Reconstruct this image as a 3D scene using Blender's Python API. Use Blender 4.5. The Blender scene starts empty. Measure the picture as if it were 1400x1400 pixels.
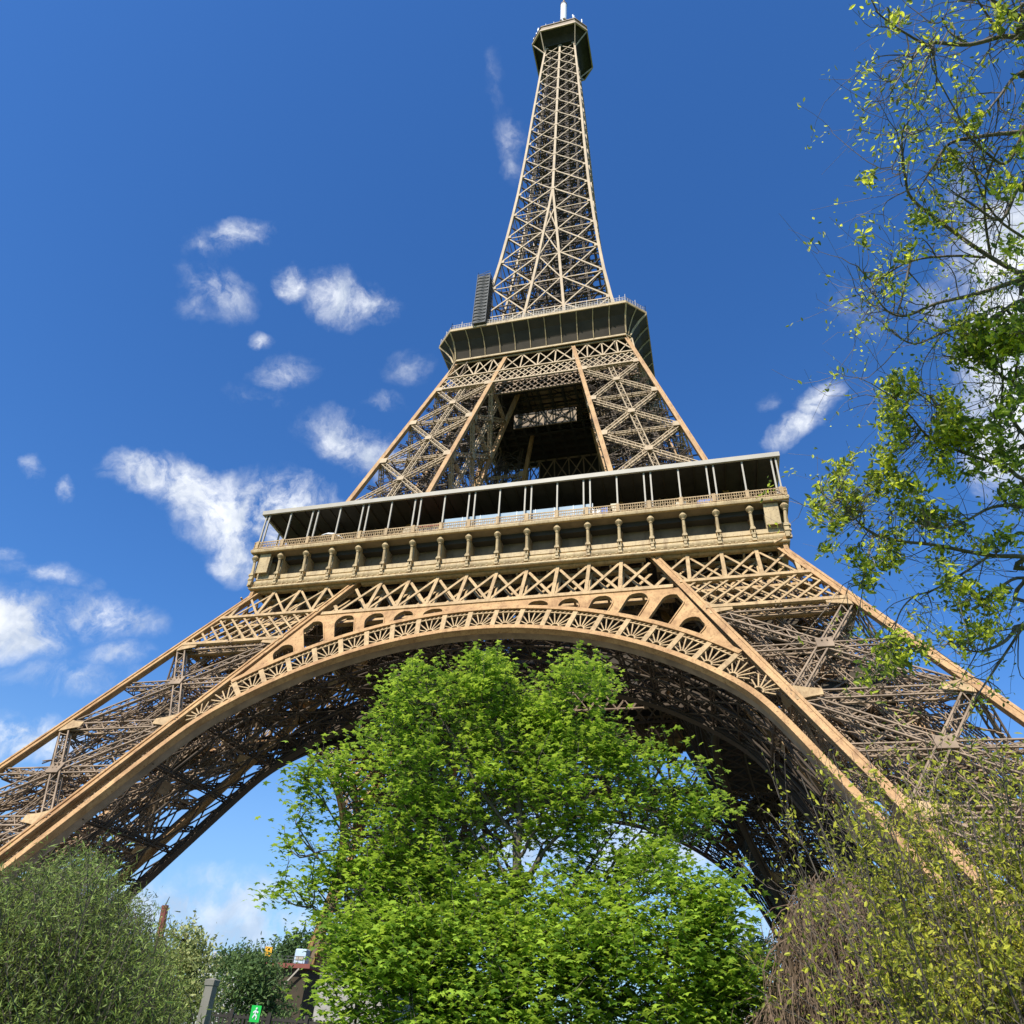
import bpy, math, random
import numpy as np
from mathutils import Vector, Matrix
from mathutils.geometry import tessellate_polygon
R = math.radians
S = bpy.context.scene
COL = S.collection
rng = np.random.default_rng(7)
random.seed(7)

# ------------------------------------------------------------------ camera
CAM = np.array([23.36404, -110.51823, 1.79388])
YAW, PITCH, ROLL, FPX, U0, V0 = .29669, .64544, .07157, 1028.4843, 685.65749, 683.17209
cd = bpy.data.cameras.new('camera'); cam = bpy.data.objects.new('camera', cd); COL.objects.link(cam)
cd.sensor_width = 36; cd.lens = FPX * 36 / 1400
cd.shift_x = (700 - U0) / 1400; cd.shift_y = (V0 - 700) / 1400
cd.clip_start = .1; cd.clip_end = 6000
cam.location = CAM
cam.matrix_world = (Matrix.Translation(CAM) @ Matrix.Rotation(YAW, 4, 'Z') @ Matrix.Rotation(math.pi/2 + PITCH, 4, 'X')
                    @ Matrix.Rotation(ROLL, 4, 'Z'))
S.camera = cam

def ray(u, v):
    a = (u-U0)/FPX; b = (V0-v)/FPX
    cr, sr = math.cos(ROLL), math.sin(ROLL)
    x = cr*a - sr*b; up = sr*a + cr*b
    cp, sp = math.cos(PITCH), math.sin(PITCH)
    y = cp - sp*up; z = sp + cp*up
    cy, sy = math.cos(YAW), math.sin(YAW)
    return np.array([cy*x - sy*y, sy*x + cy*y, z])
def at(u, v, D):
    d = ray(u, v); return CAM + D*d/np.hypot(d[0], d[1])
def sp(u, v, Rr):
    d = ray(u, v); return CAM + Rr*d/np.linalg.norm(d)

# ------------------------------------------------------------------ light
SUN_EL, SUN_AZ = R(47), R(194)       # azimuth clockwise from +Y
sd = np.array([math.sin(SUN_AZ)*math.cos(SUN_EL), math.cos(SUN_AZ)*math.cos(SUN_EL), math.sin(SUN_EL)])
sl = bpy.data.lights.new('sun', 'SUN'); sl.energy = 5.0; sl.angle = R(.53); sl.color = (1, .95, .86)
so = bpy.data.objects.new('sun', sl); COL.objects.link(so)
so.rotation_euler = Vector(sd).to_track_quat('Z', 'Y').to_euler()
S.view_settings.view_transform = 'Standard'; S.view_settings.look = 'None'
S.view_settings.exposure = 0.36; S.view_settings.gamma = 1

W = bpy.data.worlds.new('World'); S.world = W; W.use_nodes = True
nt = W.node_tree; nt.nodes.clear()
def N(t, tree=None, **k):
    n = (tree or nt).nodes.new(t)
    for a, b in k.items(): setattr(n, a, b)
    return n
def L(a, b, tree=None): (tree or nt).links.new(a, b)
def mathn(op, a, b=None, clamp=False, tree=None):
    n = N('ShaderNodeMath', tree, operation=op, use_clamp=clamp)
    for i, v in enumerate((a, b)):
        if v is None: continue
        if isinstance(v, (int, float)): n.inputs[i].default_value = v
        else: L(v, n.inputs[i], tree)
    return n.outputs[0]
out = N('ShaderNodeOutputWorld'); bg = N('ShaderNodeBackground'); bg.inputs[1].default_value = .088
L(bg.outputs[0], out.inputs[0])
sky = N('ShaderNodeTexSky', sky_type='NISHITA', sun_disc=False, sun_elevation=SUN_EL, sun_rotation=SUN_AZ,
        altitude=50, air_density=1.15, dust_density=.35, ozone_density=2.6)
tc = N('ShaderNodeTexCoord')
dirv = tc.outputs['Generated']
# colour of the sky: a richer blue
hs = N('ShaderNodeHueSaturation'); hs.inputs['Saturation'].default_value = 1.22; hs.inputs['Value'].default_value = 1.0
L(sky.outputs[0], hs.inputs['Color'])
mt = N('ShaderNodeMix', data_type='RGBA', blend_type='MULTIPLY'); mt.inputs[0].default_value = 1.
L(hs.outputs[0], mt.inputs[6]); mt.inputs[7].default_value = (.92, 1.22, 1.62, 1)
SKYC = mt.outputs[2]
# clouds: patches of density placed by direction on the sky, broken up by noise
def fbm(scale, detail, rough, vec, dist=0., lac=2.):
    n = N('ShaderNodeTexNoise'); n.inputs['Scale'].default_value = scale; n.inputs['Detail'].default_value = detail
    n.inputs['Roughness'].default_value = rough; n.inputs['Distortion'].default_value = dist
    L(vec, n.inputs['Vector']); return n
warp = fbm(9, 6, .6, dirv)
wv = N('ShaderNodeVectorMath', operation='SUBTRACT'); L(warp.outputs['Color'], wv.inputs[0]); wv.inputs[1].default_value = (.5, .5, .5)
ws = N('ShaderNodeVectorMath', operation='SCALE'); L(wv.outputs[0], ws.inputs[0]); ws.inputs['Scale'].default_value = .07
wa = N('ShaderNodeVectorMath', operation='ADD'); L(dirv, wa.inputs[0]); L(ws.outputs[0], wa.inputs[1])
# u, v, half-width px, half-height px, tilt deg (positive = right end higher), strength
CLOUDS = [(205,645,52,26,-10,.95),(262,668,60,36,-25,1),(315,705,72,48,-20,1.15),(385,708,84,52,-8,1.2),(330,755,48,36,-30,.8),
 (330,330,55,24,15,.62),(285,345,30,16,0,.45),(295,400,52,32,-25,.5),(262,415,25,20,0,.35),(395,388,26,24,-40,.75),
 (455,408,46,34,-20,.8),(500,412,48,24,-10,.75),(353,467,15,14,0,.55),(388,508,44,24,20,.45),(355,545,44,18,-10,.38),
 (470,600,70,34,-20,.62),(515,625,50,34,0,.6),(560,500,36,26,30,.32),(530,553,30,14,0,.35),(445,575,30,18,-20,.45),
 (1085,585,44,20,35,.8),(1120,552,34,24,40,.85),(1055,545,16,12,0,.3),(50,638,14,22,0,.5),(100,668,18,20,0,.55),
 (18,862,72,46,-10,1.1),(130,845,85,30,-8,.7),(60,790,60,18,-5,.45),(15,766,30,12,0,.5),(110,925,80,22,0,.5),(165,895,50,18,0,.5),(120,806,18,16,0,.4),
 (30,1005,90,28,0,.85),(60,930,70,20,0,.4),(703,188,26,46,10,.38),(685,105,16,44,5,.2),(700,235,16,22,0,.3),
 (1385,345,90,64,30,1.2),(1368,450,64,78,0,1.35),(1390,560,74,110,0,1.45),(1400,650,60,60,0,1.),(1300,410,60,34,20,.5),(1180,420,34,50,30,.32),(1310,260,24,50,0,.3),(1350,520,40,40,0,.9),
 (300,1235,170,50,0,.85),(340,1275,190,34,0,.95),(380,1210,60,22,0,.5),(290,1190,50,18,0,.4),(250,1215,70,20,0,.45),(1035,1275,70,34,0,1.1),(1000,1240,60,24,0,.5),(700,1150,120,60,0,.9),(880,1160,90,50,0,.9),(620,1180,120,50,0,.7)]
acc = None
for (u, v, a, b, ti, st) in CLOUDS:
    c = ray(u, v); c /= np.linalg.norm(c)
    t = R(ti)
    e1 = ray(u+math.cos(t), v-math.sin(t)); e1 /= np.linalg.norm(e1); e1 = e1-c*np.dot(c, e1)
    pxl = np.linalg.norm(e1); e1 /= pxl
    e2 = ray(u+math.sin(t), v+math.cos(t)); e2 /= np.linalg.norm(e2); e2 = e2-c*np.dot(c, e2)-e1*np.dot(e1, e2)
    pyl = np.linalg.norm(e2); e2 /= pyl
    e3 = np.cross(e1, e2)
    M = Matrix((e1, e2, e3)).transposed()
    m = N('ShaderNodeMapping', vector_type='TEXTURE')
    m.inputs['Location'].default_value = c; m.inputs['Rotation'].default_value = M.to_euler()
    m.inputs['Scale'].default_value = (a*pxl*1.35, b*pyl*1.35, 1.)
    L(wa.outputs[0], m.inputs['Vector'])
    g = N('ShaderNodeTexGradient', gradient_type='SPHERICAL'); L(m.outputs[0], g.inputs[0])
    val = mathn('MULTIPLY', g.outputs['Fac'], st)
    acc = val if acc is None else mathn('MAXIMUM', acc, val)
# stretch the detail noise a little so the edges fray
n1 = fbm(15, 9, .62, wa.outputs[0], .4)
n2 = fbm(48, 6, .6, wa.outputs[0], .2)
nz = mathn('ADD', mathn('MULTIPLY', n1.outputs['Fac'], .75), mathn('MULTIPLY', n2.outputs['Fac'], .25))
dens = mathn('MULTIPLY', mathn('POWER', acc, .75), mathn('ADD', mathn('MULTIPLY', mathn('SUBTRACT', nz, .33), 4.2), .0))
mr = N('ShaderNodeMapRange', interpolation_type='SMOOTHSTEP'); mr.inputs['From Min'].default_value = .06; mr.inputs['From Max'].default_value = .85
L(dens, mr.inputs['Value'])
shade = fbm(22, 5, .55, wa.outputs[0])
cr_ = N('ShaderNodeValToRGB'); cr_.color_ramp.elements[0].position = .36; cr_.color_ramp.elements[0].color = (5.6, 6.3, 7.6, 1)
cr_.color_ramp.elements[1].position = .62; cr_.color_ramp.elements[1].color = (9.6, 9.9, 10.4, 1)
L(shade.outputs['Fac'], cr_.inputs[0])
mixc = N('ShaderNodeMix', data_type='RGBA'); L(mr.outputs[0], mixc.inputs[0]); L(SKYC, mixc.inputs[6]); L(cr_.outputs[0], mixc.inputs[7])
# thin high veil towards the horizon
sx = N('ShaderNodeSeparateXYZ'); L(dirv, sx.inputs[0])
hz = N('ShaderNodeMapRange', interpolation_type='SMOOTHSTEP'); hz.inputs['From Min'].default_value = .42; hz.inputs['From Max'].default_value = 0.; hz.inputs['To Max'].default_value = .62
L(sx.outputs[2], hz.inputs['Value'])
mixh = N('ShaderNodeMix', data_type='RGBA'); L(hz.outputs[0], mixh.inputs[0]); L(mixc.outputs[2], mixh.inputs[6]); mixh.inputs[7].default_value = (3.3, 5.4, 8.2, 1)
L(mixh.outputs[2], bg.inputs[0])

# ------------------------------------------------------------------ materials
def mat(name, col, rough=.7, var=.25, scale=1.5, spec=.3, metal=0., trans=0., island=None, alt=None, bump=0., wear=0.):
    m = bpy.data.materials.new(name); m.use_nodes = True; t = m.node_tree
    b = t.nodes['Principled BSDF']; b.inputs['Roughness'].default_value = rough; b.inputs['Metallic'].default_value = metal
    b.inputs['Specular IOR Level'].default_value = spec
    geo = N('ShaderNodeNewGeometry', t)
    nz = N('ShaderNodeTexNoise', t); nz.inputs['Scale'].default_value = scale; nz.inputs['Detail'].default_value = 7; nz.inputs['Roughness'].default_value = .65
    L(geo.outputs['Position'], nz.inputs['Vector'], t)
    fac = nz.outputs['Fac']
    ramp = N('ShaderNodeValToRGB', t)
    c = np.array(col); lo = c*(1-var); hi = np.minimum(c*(1+var), .95)
    if alt is not None: lo = np.array(alt)
    ramp.color_ramp.elements[0].position = .35; ramp.color_ramp.elements[0].color = (*lo, 1)
    ramp.color_ramp.elements[1].position = .65; ramp.color_ramp.elements[1].color = (*hi, 1)
    if island:
        rp = geo.outputs['Random Per Island']
        fac = mathn('ADD', mathn('MULTIPLY', mathn('SUBTRACT', rp, .5, tree=t), island, tree=t), fac, tree=t)
    L(fac, ramp.inputs[0], t); bc = ramp.outputs[0]
    if wear:
        mp_ = N('ShaderNodeMapping', t); mp_.inputs['Scale'].default_value = (1.6, 1.6, .22); L(geo.outputs['Position'], mp_.inputs['Vector'], t)
        n3 = N('ShaderNodeTexNoise', t); n3.inputs['Scale'].default_value = 1.; n3.inputs['Detail'].default_value = 8; n3.inputs['Roughness'].default_value = .7; L(mp_.outputs[0], n3.inputs['Vector'], t)
        r3 = N('ShaderNodeMapRange', t); r3.inputs['From Min'].default_value = .5; r3.inputs['From Max'].default_value = .68; L(n3.outputs['Fac'], r3.inputs['Value'], t)
        n4 = N('ShaderNodeTexNoise', t); n4.inputs['Scale'].default_value = 5.; n4.inputs['Detail'].default_value = 6; L(geo.outputs['Position'], n4.inputs['Vector'], t)
        r4 = N('ShaderNodeMapRange', t); r4.inputs['From Min'].default_value = .56; r4.inputs['From Max'].default_value = .7; L(n4.outputs['Fac'], r4.inputs['Value'], t)
        w_ = mathn('MULTIPLY', mathn('MAXIMUM', r3.outputs[0], r4.outputs[0], tree=t), wear, tree=t)
        mw = N('ShaderNodeMix', t, data_type='RGBA'); L(w_, mw.inputs[0], t); L(bc, mw.inputs[6], t); mw.inputs[7].default_value = (c[0]*.42, c[1]*.33, c[2]*.28, 1); bc = mw.outputs[2]
    L(bc, b.inputs['Base Color'], t)
    if bump:
        bp = N('ShaderNodeBump', t); bp.inputs['Strength'].default_value = bump; bp.inputs['Distance'].default_value = .05
        L(nz.outputs['Fac'], bp.inputs['Height'], t); L(bp.outputs[0], b.inputs['Normal'], t)
    if trans:
        tr = N('ShaderNodeBsdfTranslucent', t); mx = N('ShaderNodeMixShader', t); mx.inputs[0].default_value = trans
        o = t.nodes['Material Output']
        hsn = N('ShaderNodeHueSaturation', t); hsn.inputs['Value'].default_value = 1.5; hsn.inputs['Hue'].default_value = .485
        L(ramp.outputs[0], hsn.inputs['Color'], t); L(hsn.outputs[0], tr.inputs['Color'], t)
        L(b.outputs[0], mx.inputs[1], t); L(tr.outputs[0], mx.inputs[2], t); L(mx.outputs[0], o.inputs[0], t)
    return m
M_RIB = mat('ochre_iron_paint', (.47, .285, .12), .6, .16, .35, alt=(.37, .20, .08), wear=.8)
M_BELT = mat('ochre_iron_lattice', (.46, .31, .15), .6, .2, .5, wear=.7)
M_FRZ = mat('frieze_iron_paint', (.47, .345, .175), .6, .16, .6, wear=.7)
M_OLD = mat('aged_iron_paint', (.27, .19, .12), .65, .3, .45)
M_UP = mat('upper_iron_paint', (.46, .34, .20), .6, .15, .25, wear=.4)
M_UPI = mat('upper_iron_painted_shade', (.115, .085, .058), .7, .25, .3)  # upper iron paint, colour darkened to stand in for shade inside the lattice
M_RECESS = mat('recess_painted_shade', (.22, .17, .11), .75, .22, .5)  # frieze paint darkened: shade under the ledge put into the colour
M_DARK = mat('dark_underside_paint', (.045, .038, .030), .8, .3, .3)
M_SOF = mat('soffit_painted_shade', (.06, .042, .027), .75, .2, .4)  # brown iron with the under-arch shade put into its colour
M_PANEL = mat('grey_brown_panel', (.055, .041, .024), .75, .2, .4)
M_FLOOR = mat('deck_metal', (.055, .048, .04), .8, .2, .3)
M_CANOPY = mat('canopy_grey_beige', (.40, .355, .28), .5, .08, .4)
M_GLASS = mat('screen_glass', (.34, .42, .47), .12, .1, .2, spec=.6)
M_STONE = mat('pier_masonry', (.36, .34, .30), .85, .22, .5, bump=.4)
M_WHITE = mat('white_paint', (.78, .78, .76), .5, .05, 1)
M_MESH = mat('dark_mesh', (.10, .10, .095), .7, .2, 1)
M_BARK = mat('grey_brown_bark', (.105, .085, .065), .9, .4, 9, bump=.5)
M_BARK2 = mat('pale_smooth_bark', (.17, .14, .11), .85, .45, 8, bump=.3)
M_LEAF = mat('fresh_leaf', (.27, .38, .038), .42, .35, 1.1, spec=.45, trans=.4, island=.5, alt=(.105, .20, .02))
M_LEAFR = mat('overhanging_leaf', (.42, .47, .04), .45, .35, 2, spec=.35, trans=.55, island=.7, alt=(.12, .17, .03))
M_WIL = mat('olive_narrow_leaf', (.22, .285, .06), .5, .3, 1.0, spec=.3, trans=.35, island=.6, alt=(.08, .105, .022))
M_SHR = mat('yellow_green_leaf', (.42, .41, .045), .5, .3, 2, spec=.25, trans=.42, island=.6, alt=(.20, .22, .03))
M_TWIG = mat('brown_twig', (.15, .10, .06), .9, .3, 5)
M_PALE = mat('pale_flowering_leaf', (.33, .34, .13), .6, .3, 1.5, trans=.3, island=.7, alt=(.18, .22, .06))
M_HEDGE = mat('mid_green_leaf', (.10, .155, .04), .6, .3, .8, trans=.25, island=.6, alt=(.045, .085, .02))
M_FAR = mat('far_dark_leaf', (.07, .12, .035), .7, .3, .3, trans=.2, island=.5, alt=(.035, .07, .02))
M_GRASS = mat('lawn_green', (.06, .11, .025), .9, .3, 3)
M_PATH = mat('pale_gravel', (.20, .18, .145), .95, .15, 6)

# ------------------------------------------------------------------ mesh builder
class MB:
    def __init__(s): s.v = []; s.f = {}; s.n = 0
    def add(s, V, F):
        V = np.asarray(V, float).reshape(-1, 3); F = np.asarray(F, np.int64)
        s.f.setdefault(F.shape[1], []).append(F + s.n); s.v.append(V); s.n += len(V)
    def bars(s, P, Q, w, h, up):
        P = np.atleast_2d(np.asarray(P, float)); Q = np.atleast_2d(np.asarray(Q, float))
        d = Q-P; ln = np.linalg.norm(d, axis=1); k = ln > 1e-4; P, Q, d = P[k], Q[k], d[k]/ln[k][:, None]
        if len(P) == 0: return
        up = np.broadcast_to(np.asarray(up, float), P.shape) if np.ndim(up) == 1 else np.asarray(up)[k]
        sd_ = np.cross(d, up); l = np.linalg.norm(sd_, axis=1)
        bad = l < 1e-5
        if bad.any(): sd_[bad] = np.cross(d[bad], [.37, .9, .21]); l = np.linalg.norm(sd_, axis=1)
        sd_ /= l[:, None]; nn = np.cross(sd_, d)
        a = sd_*(w/2 if np.isscalar(w) else (np.asarray(w)[k]/2)[:, None]); b = nn*h/2
        V = np.stack([P-a-b, P+a-b, P+a+b, P-a+b, Q-a-b, Q+a-b, Q+a+b, Q-a+b], 1)
        f = np.array([[0,3,2,1],[4,5,6,7],[0,1,5,4],[1,2,6,5],[2,3,7,6],[3,0,4,7]])
        F = (f[None] + 8*np.arange(len(P))[:, None, None]).reshape(-1, 4)
        s.add(V, F)
    def poly(s, pts, w, h, up):
        pts = np.asarray(pts, float); d = np.gradient(pts, axis=0); d /= np.linalg.norm(d, axis=1)[:, None]
        a = np.cross(d, np.asarray(up, float)); a /= np.linalg.norm(a, axis=1)[:, None]; b = np.cross(a, d)
        a *= w/2; b *= h/2; V = np.stack([pts-a-b, pts+a-b, pts+a+b, pts-a+b], 1); m = len(pts)
        i = np.arange(m-1)[:, None]*4; j = np.arange(4)[None]; j2 = (j+1) % 4
        F = np.concatenate([np.stack([i+j, i+j2, i+4+j2, i+4+j], -1).reshape(-1, 4), [[0, 3, 2, 1], [4*m-4, 4*m-3, 4*m-2, 4*m-1]]])
        s.add(V.reshape(-1, 3), F)
    def box(s, lo, hi):
        x0, y0, z0 = lo; x1, y1, z1 = hi
        s.add([[x0,y0,z0],[x1,y0,z0],[x1,y1,z0],[x0,y1,z0],[x0,y0,z1],[x1,y0,z1],[x1,y1,z1],[x0,y1,z1]],
              [[0,3,2,1],[4,5,6,7],[0,1,5,4],[1,2,6,5],[2,3,7,6],[3,0,4,7]])
    def tube(s, pts, r0, r1, n=5):
        pts = np.asarray(pts, float); m = len(pts)
        d = np.gradient(pts, axis=0); d /= np.linalg.norm(d, axis=1)[:, None]+1e-9
        a = np.cross(d, [.13, .21, 1.]); a /= np.linalg.norm(a, axis=1)[:, None]+1e-9
        b = np.cross(d, a); r = np.linspace(r0, r1, m)
        th = np.arange(n)*2*math.pi/n
        V = pts[:, None]+r[:, None, None]*(np.cos(th)[None, :, None]*a[:, None]+np.sin(th)[None, :, None]*b[:, None])
        i = np.arange(m-1)[:, None]*n; j = np.arange(n)[None]; j2 = (j+1) % n
        F = np.stack([i+j, i+j2, i+n+j2, i+n+j], -1).reshape(-1, 4)
        s.add(V.reshape(-1, 3), F)
    def lathe(s, prof, c, n=20):
        prof = np.asarray(prof, float); th = np.arange(n)*2*math.pi/n; m = len(prof)
        V = np.stack([c[0]+prof[:, 0:1]*np.cos(th), c[1]+prof[:, 0:1]*np.sin(th), np.repeat(prof[:, 1:2]+c[2], n, 1)], -1)
        i = np.arange(m-1)[:, None]*n; j = np.arange(n)[None]; j2 = (j+1) % n
        s.add(V.reshape(-1, 3), np.stack([i+j, i+j2, i+n+j2, i+n+j], -1).reshape(-1, 4))
    def loft(s, rings, closed=True):
        rings = np.asarray(rings, float); m, n = rings.shape[:2]
        i = np.arange(m-1)[:, None]*n; j = np.arange(n if closed else n-1)[None]; j2 = (j+1) % n
        s.add(rings.reshape(-1, 3), np.stack([i+j, i+j2, i+n+j2, i+n+j], -1).reshape(-1, 4))
    def latt(s, P, Q, w, h, up, t=.13, step=None, lt=.07, X=False, sides=True):
        """box lattice beam(s): four corner angles plus lacing"""
        P = np.asarray(P, float); Q = np.asarray(Q, float); d = Q-P; ln = np.linalg.norm(d)
        if ln < .3: return
        d /= ln; up = np.asarray(up, float); a = np.cross(d, up); a /= np.linalg.norm(a); b = np.cross(a, d)
        step = step or w; k = max(2, int(round(ln/step)))
        c = [(1, 1), (1, -1), (-1, -1), (-1, 1)]
        cp = [a*(w-t)/2*x+b*(h-t)/2*y for x, y in c]
        s.bars([P+o for o in cp], [Q+o for o in cp], t, t, b)
        tt = np.linspace(0, ln, k+1)[:, None]*d
        A, B = [], []
        for i in range(4):
            o, q = cp[i], cp[(i+1) % 4]
            if not sides and i % 2 == 0: continue
            e = P+tt
            for r in range(2 if X else 1):
                if r: o, q = q, o
                odd = np.arange(k) % 2 == 0
                st = np.where(odd[:, None], e[:-1]+o, e[:-1]+q); en = np.where(odd[:, None], e[1:]+q, e[1:]+o)
                if X: st, en = e[:-1]+o, e[1:]+q
                A.append(st); B.append(en)
        s.bars(np.concatenate(A), np.concatenate(B), lt, lt*.8, b)
    def build(s, name, m, parent=None, smooth=False):
        V = np.concatenate(s.v) if s.v else np.zeros((0, 3))
        me = bpy.data.meshes.new(name); me.vertices.add(len(V)); me.vertices.foreach_set('co', V.ravel().astype(np.float32))
        ls, lt, vi, c = [], [], [], 0
        for k, fs in s.f.items():
            F = np.concatenate(fs); n = len(F); ls.append(c+np.arange(n)*k); lt.append(np.full(n, k)); vi.append(F.ravel()); c += n*k
        ls, lt, vi = map(np.concatenate, (ls, lt, vi))
        me.loops.add(len(vi)); me.loops.foreach_set('vertex_index', vi.astype(np.int32))
        me.polygons.add(len(ls)); me.polygons.foreach_set('loop_start', ls.astype(np.int32)); me.polygons.foreach_set('loop_total', lt.astype(np.int32))
        me.polygons.foreach_set('use_smooth', np.full(len(ls), bool(smooth)))
        me.update(calc_edges=True); me.validate()
        me.materials.append(m)
        o = bpy.data.objects.new(name, me); COL.objects.link(o)
        if parent is not None: o.parent = parent
        return o
def tag(o, label, cat, group=None, kind=None):
    if label: o['label'] = label
    if cat: o['category'] = cat
    if group: o['group'] = group
    if kind: o['kind'] = kind
    return o
def thing(name, label, cat, loc=(0, 0, 0), group=None):
    o = bpy.data.objects.new(name, None); COL.objects.link(o); o.location = loc; o.empty_display_size = .5
    return tag(o, label, cat, group)
def copy_rot(o, k, parent):
    c = o.copy(); COL.objects.link(c); c.parent = parent
    c.rotation_euler = (0, 0, k*math.pi/2) if k is not None else o.rotation_euler
    for ch in [x for x in o.children]:
        g = ch.copy(); COL.objects.link(g); g.parent = c
    return c
def rot4(o, parent):
    for k in (1, 2, 3): copy_rot(o, k, parent)

# ------------------------------------------------------------------ ground
g = MB(); nx = 60
xs = np.concatenate([-np.geomspace(3000, 200, 14), np.linspace(-170, 170, 33), np.geomspace(200, 3000, 14)])
X, Y = np.meshgrid(xs, xs); Z = np.zeros_like(X)
n = len(xs); i = np.arange(n-1)[:, None]*n; j = np.arange(n-1)[None]
g.add(np.stack([X, Y, Z], -1).reshape(-1, 3), np.stack([i+j, i+j+1, i+n+j+1, i+n+j], -1).reshape(-1, 4))
tag(g.build('ground', M_GRASS), None, None, kind='structure')
g = MB(); g.box((-76, -76, -.1), (76, 76, .006)); tag(g.build('esplanade', M_PATH), None, None, kind='structure')
g = MB(); g.box((-90, -86, -.1), (90, -78, .01)); g.box((80, -77.9, -.1), (86, 90, .01)); tag(g.build('path', M_PATH), None, None, kind='structure')

# ------------------------------------------------------------------ TOWER
T = thing('lattice_tower', 'huge ochre wrought iron lattice tower on four splayed legs joined by round arches', 'tower')
h1 = lambda z: 60.12-.5144*z
i1 = lambda z: 44.58-.5032*z
Z1 = 51.4
UPN = np.array([0, -1, .5144])/math.hypot(1, .5144)     # outward normal of the front face, lower stage
def FP(x, z, off=0.):
    x, z = np.broadcast_arrays(np.asarray(x, float), np.asarray(z, float))
    return np.stack([x, -(60.12-.5144*z), z], -1)-off*UPN
SN = [62, 51.6, 40.2, 28.9, 17.7, 13.6]                  # node heights

# --- lower pillars : front-right one (x>0,y<0) then rotated
def corner(z, a, b): # a,b in {0 outer,1 inner} for x and -y
    return np.array([(h1, i1)[a](z), -(h1, i1)[b](z), z])
def rib_pt(z, a, b, s):
    c = corner(z, a, b); ex = -1 if a == 0 else 1; ey = 1 if b == 0 else -1
    return c+np.array([ex*s, ey*s, 0])
RIBS = []
for a in (0, 1):
    for b in (0, 1):
        pil = MB(); P, Q = rib_pt(4.6, a, b, .48), rib_pt(57.0, a, b, .48)
        pil.bars(P, Q, .66, .66, (0, -1, 0))
        for du, dv in ((1, 0), (0, 1)):       # flange strips leaving a dark groove along each face
            fx = (1 if a == 0 else -1)*.40*du; fy = (-1 if b == 0 else 1)*.40*dv
            for s_ in (-.36, .36):
                o = np.array([fx+s_*dv, fy+s_*du, 0])
                pil.bars(P+o, Q+o, .26 if dv else .2, .2 if dv else .26, (0, -1, 0))
        RIBS.append(pil)
def face_pts(fid, z):
    """two rib corners and normal of the four faces of the pillar"""
    if fid == 0: return corner(z, 0, 0), corner(z, 1, 0), np.array([0, -1, .51])   # front (outer)
    if fid == 1: return corner(z, 0, 0), corner(z, 0, 1), np.array([1, 0, .51])    # outer side
    if fid == 2: return corner(z, 1, 0), corner(z, 1, 1), np.array([-1, 0, -.5])   # inner side
    return corner(z, 0, 1), corner(z, 1, 1), np.array([0, 1, -.5])
lv = [40.9, 28.9, 17.7, 6.4]
def gus(mb, c, n, along, w, h, t=.1):
    along = along/np.linalg.norm(along); mb.bars(c-along*w/2, c+along*w/2, h, t, n)
# inner works: lift track, stairs, ties
mb = MB()
def lerp(a, b, t): return a+(b-a)*t
def inpt(z, p, q):   # p,q 0..1 from outer to inner
    return np.array([lerp(h1(z), i1(z), p), -lerp(h1(z), i1(z), q), z])
for (p, q) in ((.30, .30), (.30, .7), (.7, .30), (.7, .7)):
    mb.latt(inpt(5, p, q), inpt(56, p, q), .75, .75, (0, -1, .5), .12, .85, .07)
zz = np.arange(5.5, 56, 2.8)
for k in range(len(zz)-1):
    a, b = zz[k], zz[k+1]
    for (p, q), (r, s_) in (((.3, .3), (.7, .3)), ((.7, .3), (.7, .7)), ((.7, .7), (.3, .7)), ((.3, .7), (.3, .3))):
        mb.bars([inpt(a, p, q), inpt(a, r, s_), inpt(a, p, q)], [inpt(b, r, s_), inpt(b, p, q), inpt(a, r, s_)], .16, .12, (0, -1, .5))
for k in range(3):
    zt, zb = lv[k], lv[k+1]
    for zc in ((zt, (zt+zb)/2) if k < 2 else (zt,)):
        c = [corner(zc, 0, 0), corner(zc, 1, 0), corner(zc, 1, 1), corner(zc, 0, 1)]
        for a, b in ((0, 2), (1, 3)):
            mb.latt(lerp(c[a], c[b], .07), lerp(c[a], c[b], .93)+np.array([0, 0, .05*a]), .8, .7, (0, 0, 1), .13, .9, .07)
        for a, b in ((0, 1), (1, 2), (2, 3), (3, 0)):
            mb.latt(lerp(c[a], c[b], .5), lerp(c[(a+2) % 4], c[(b+2) % 4], .5)+np.array([0, 0, .13]), .6, .5, (0, 0, 1), .11, .8, .06) if a < 2 else None
    # spatial diagonals between opposite ribs
    for (a0, b0) in ((0, 0), (1, 1), (0, 1), (1, 0)):
        mb.latt(corner(zt, a0, b0)*.96+inpt(zt, .5, .5)*.04, corner(zb, 1-a0, 1-b0)*.96+inpt(zb, .5, .5)*.04, .6, .6, (0, -1, .5), .1, .8, .06)
for fid in range(4):                                      # light ties behind each face
    for z0 in np.arange(6, 50, 2.2):
        A, B, nn = face_pts(fid, z0); C_, D_, _ = face_pts(fid, z0+3.8)
        nn = nn/np.linalg.norm(nn)
        mb.bars([lerp(A, B, .08)-nn*2.2, lerp(A, B, .92)-nn*2.4], [lerp(C_, D_, .5)-nn*2.2, lerp(C_, D_, .5)-nn*2.4], .1, .1, nn)
    for f in (.25, .5, .75):
        A, B, nn = face_pts(fid, 6); C_, D_, _ = face_pts(fid, 54); nn = nn/np.linalg.norm(nn)
        mb.latt(lerp(A, B, f)-nn*2.1, lerp(C_, D_, f)-nn*2.1, .5, .5, nn, .09, .6, .05)
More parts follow.
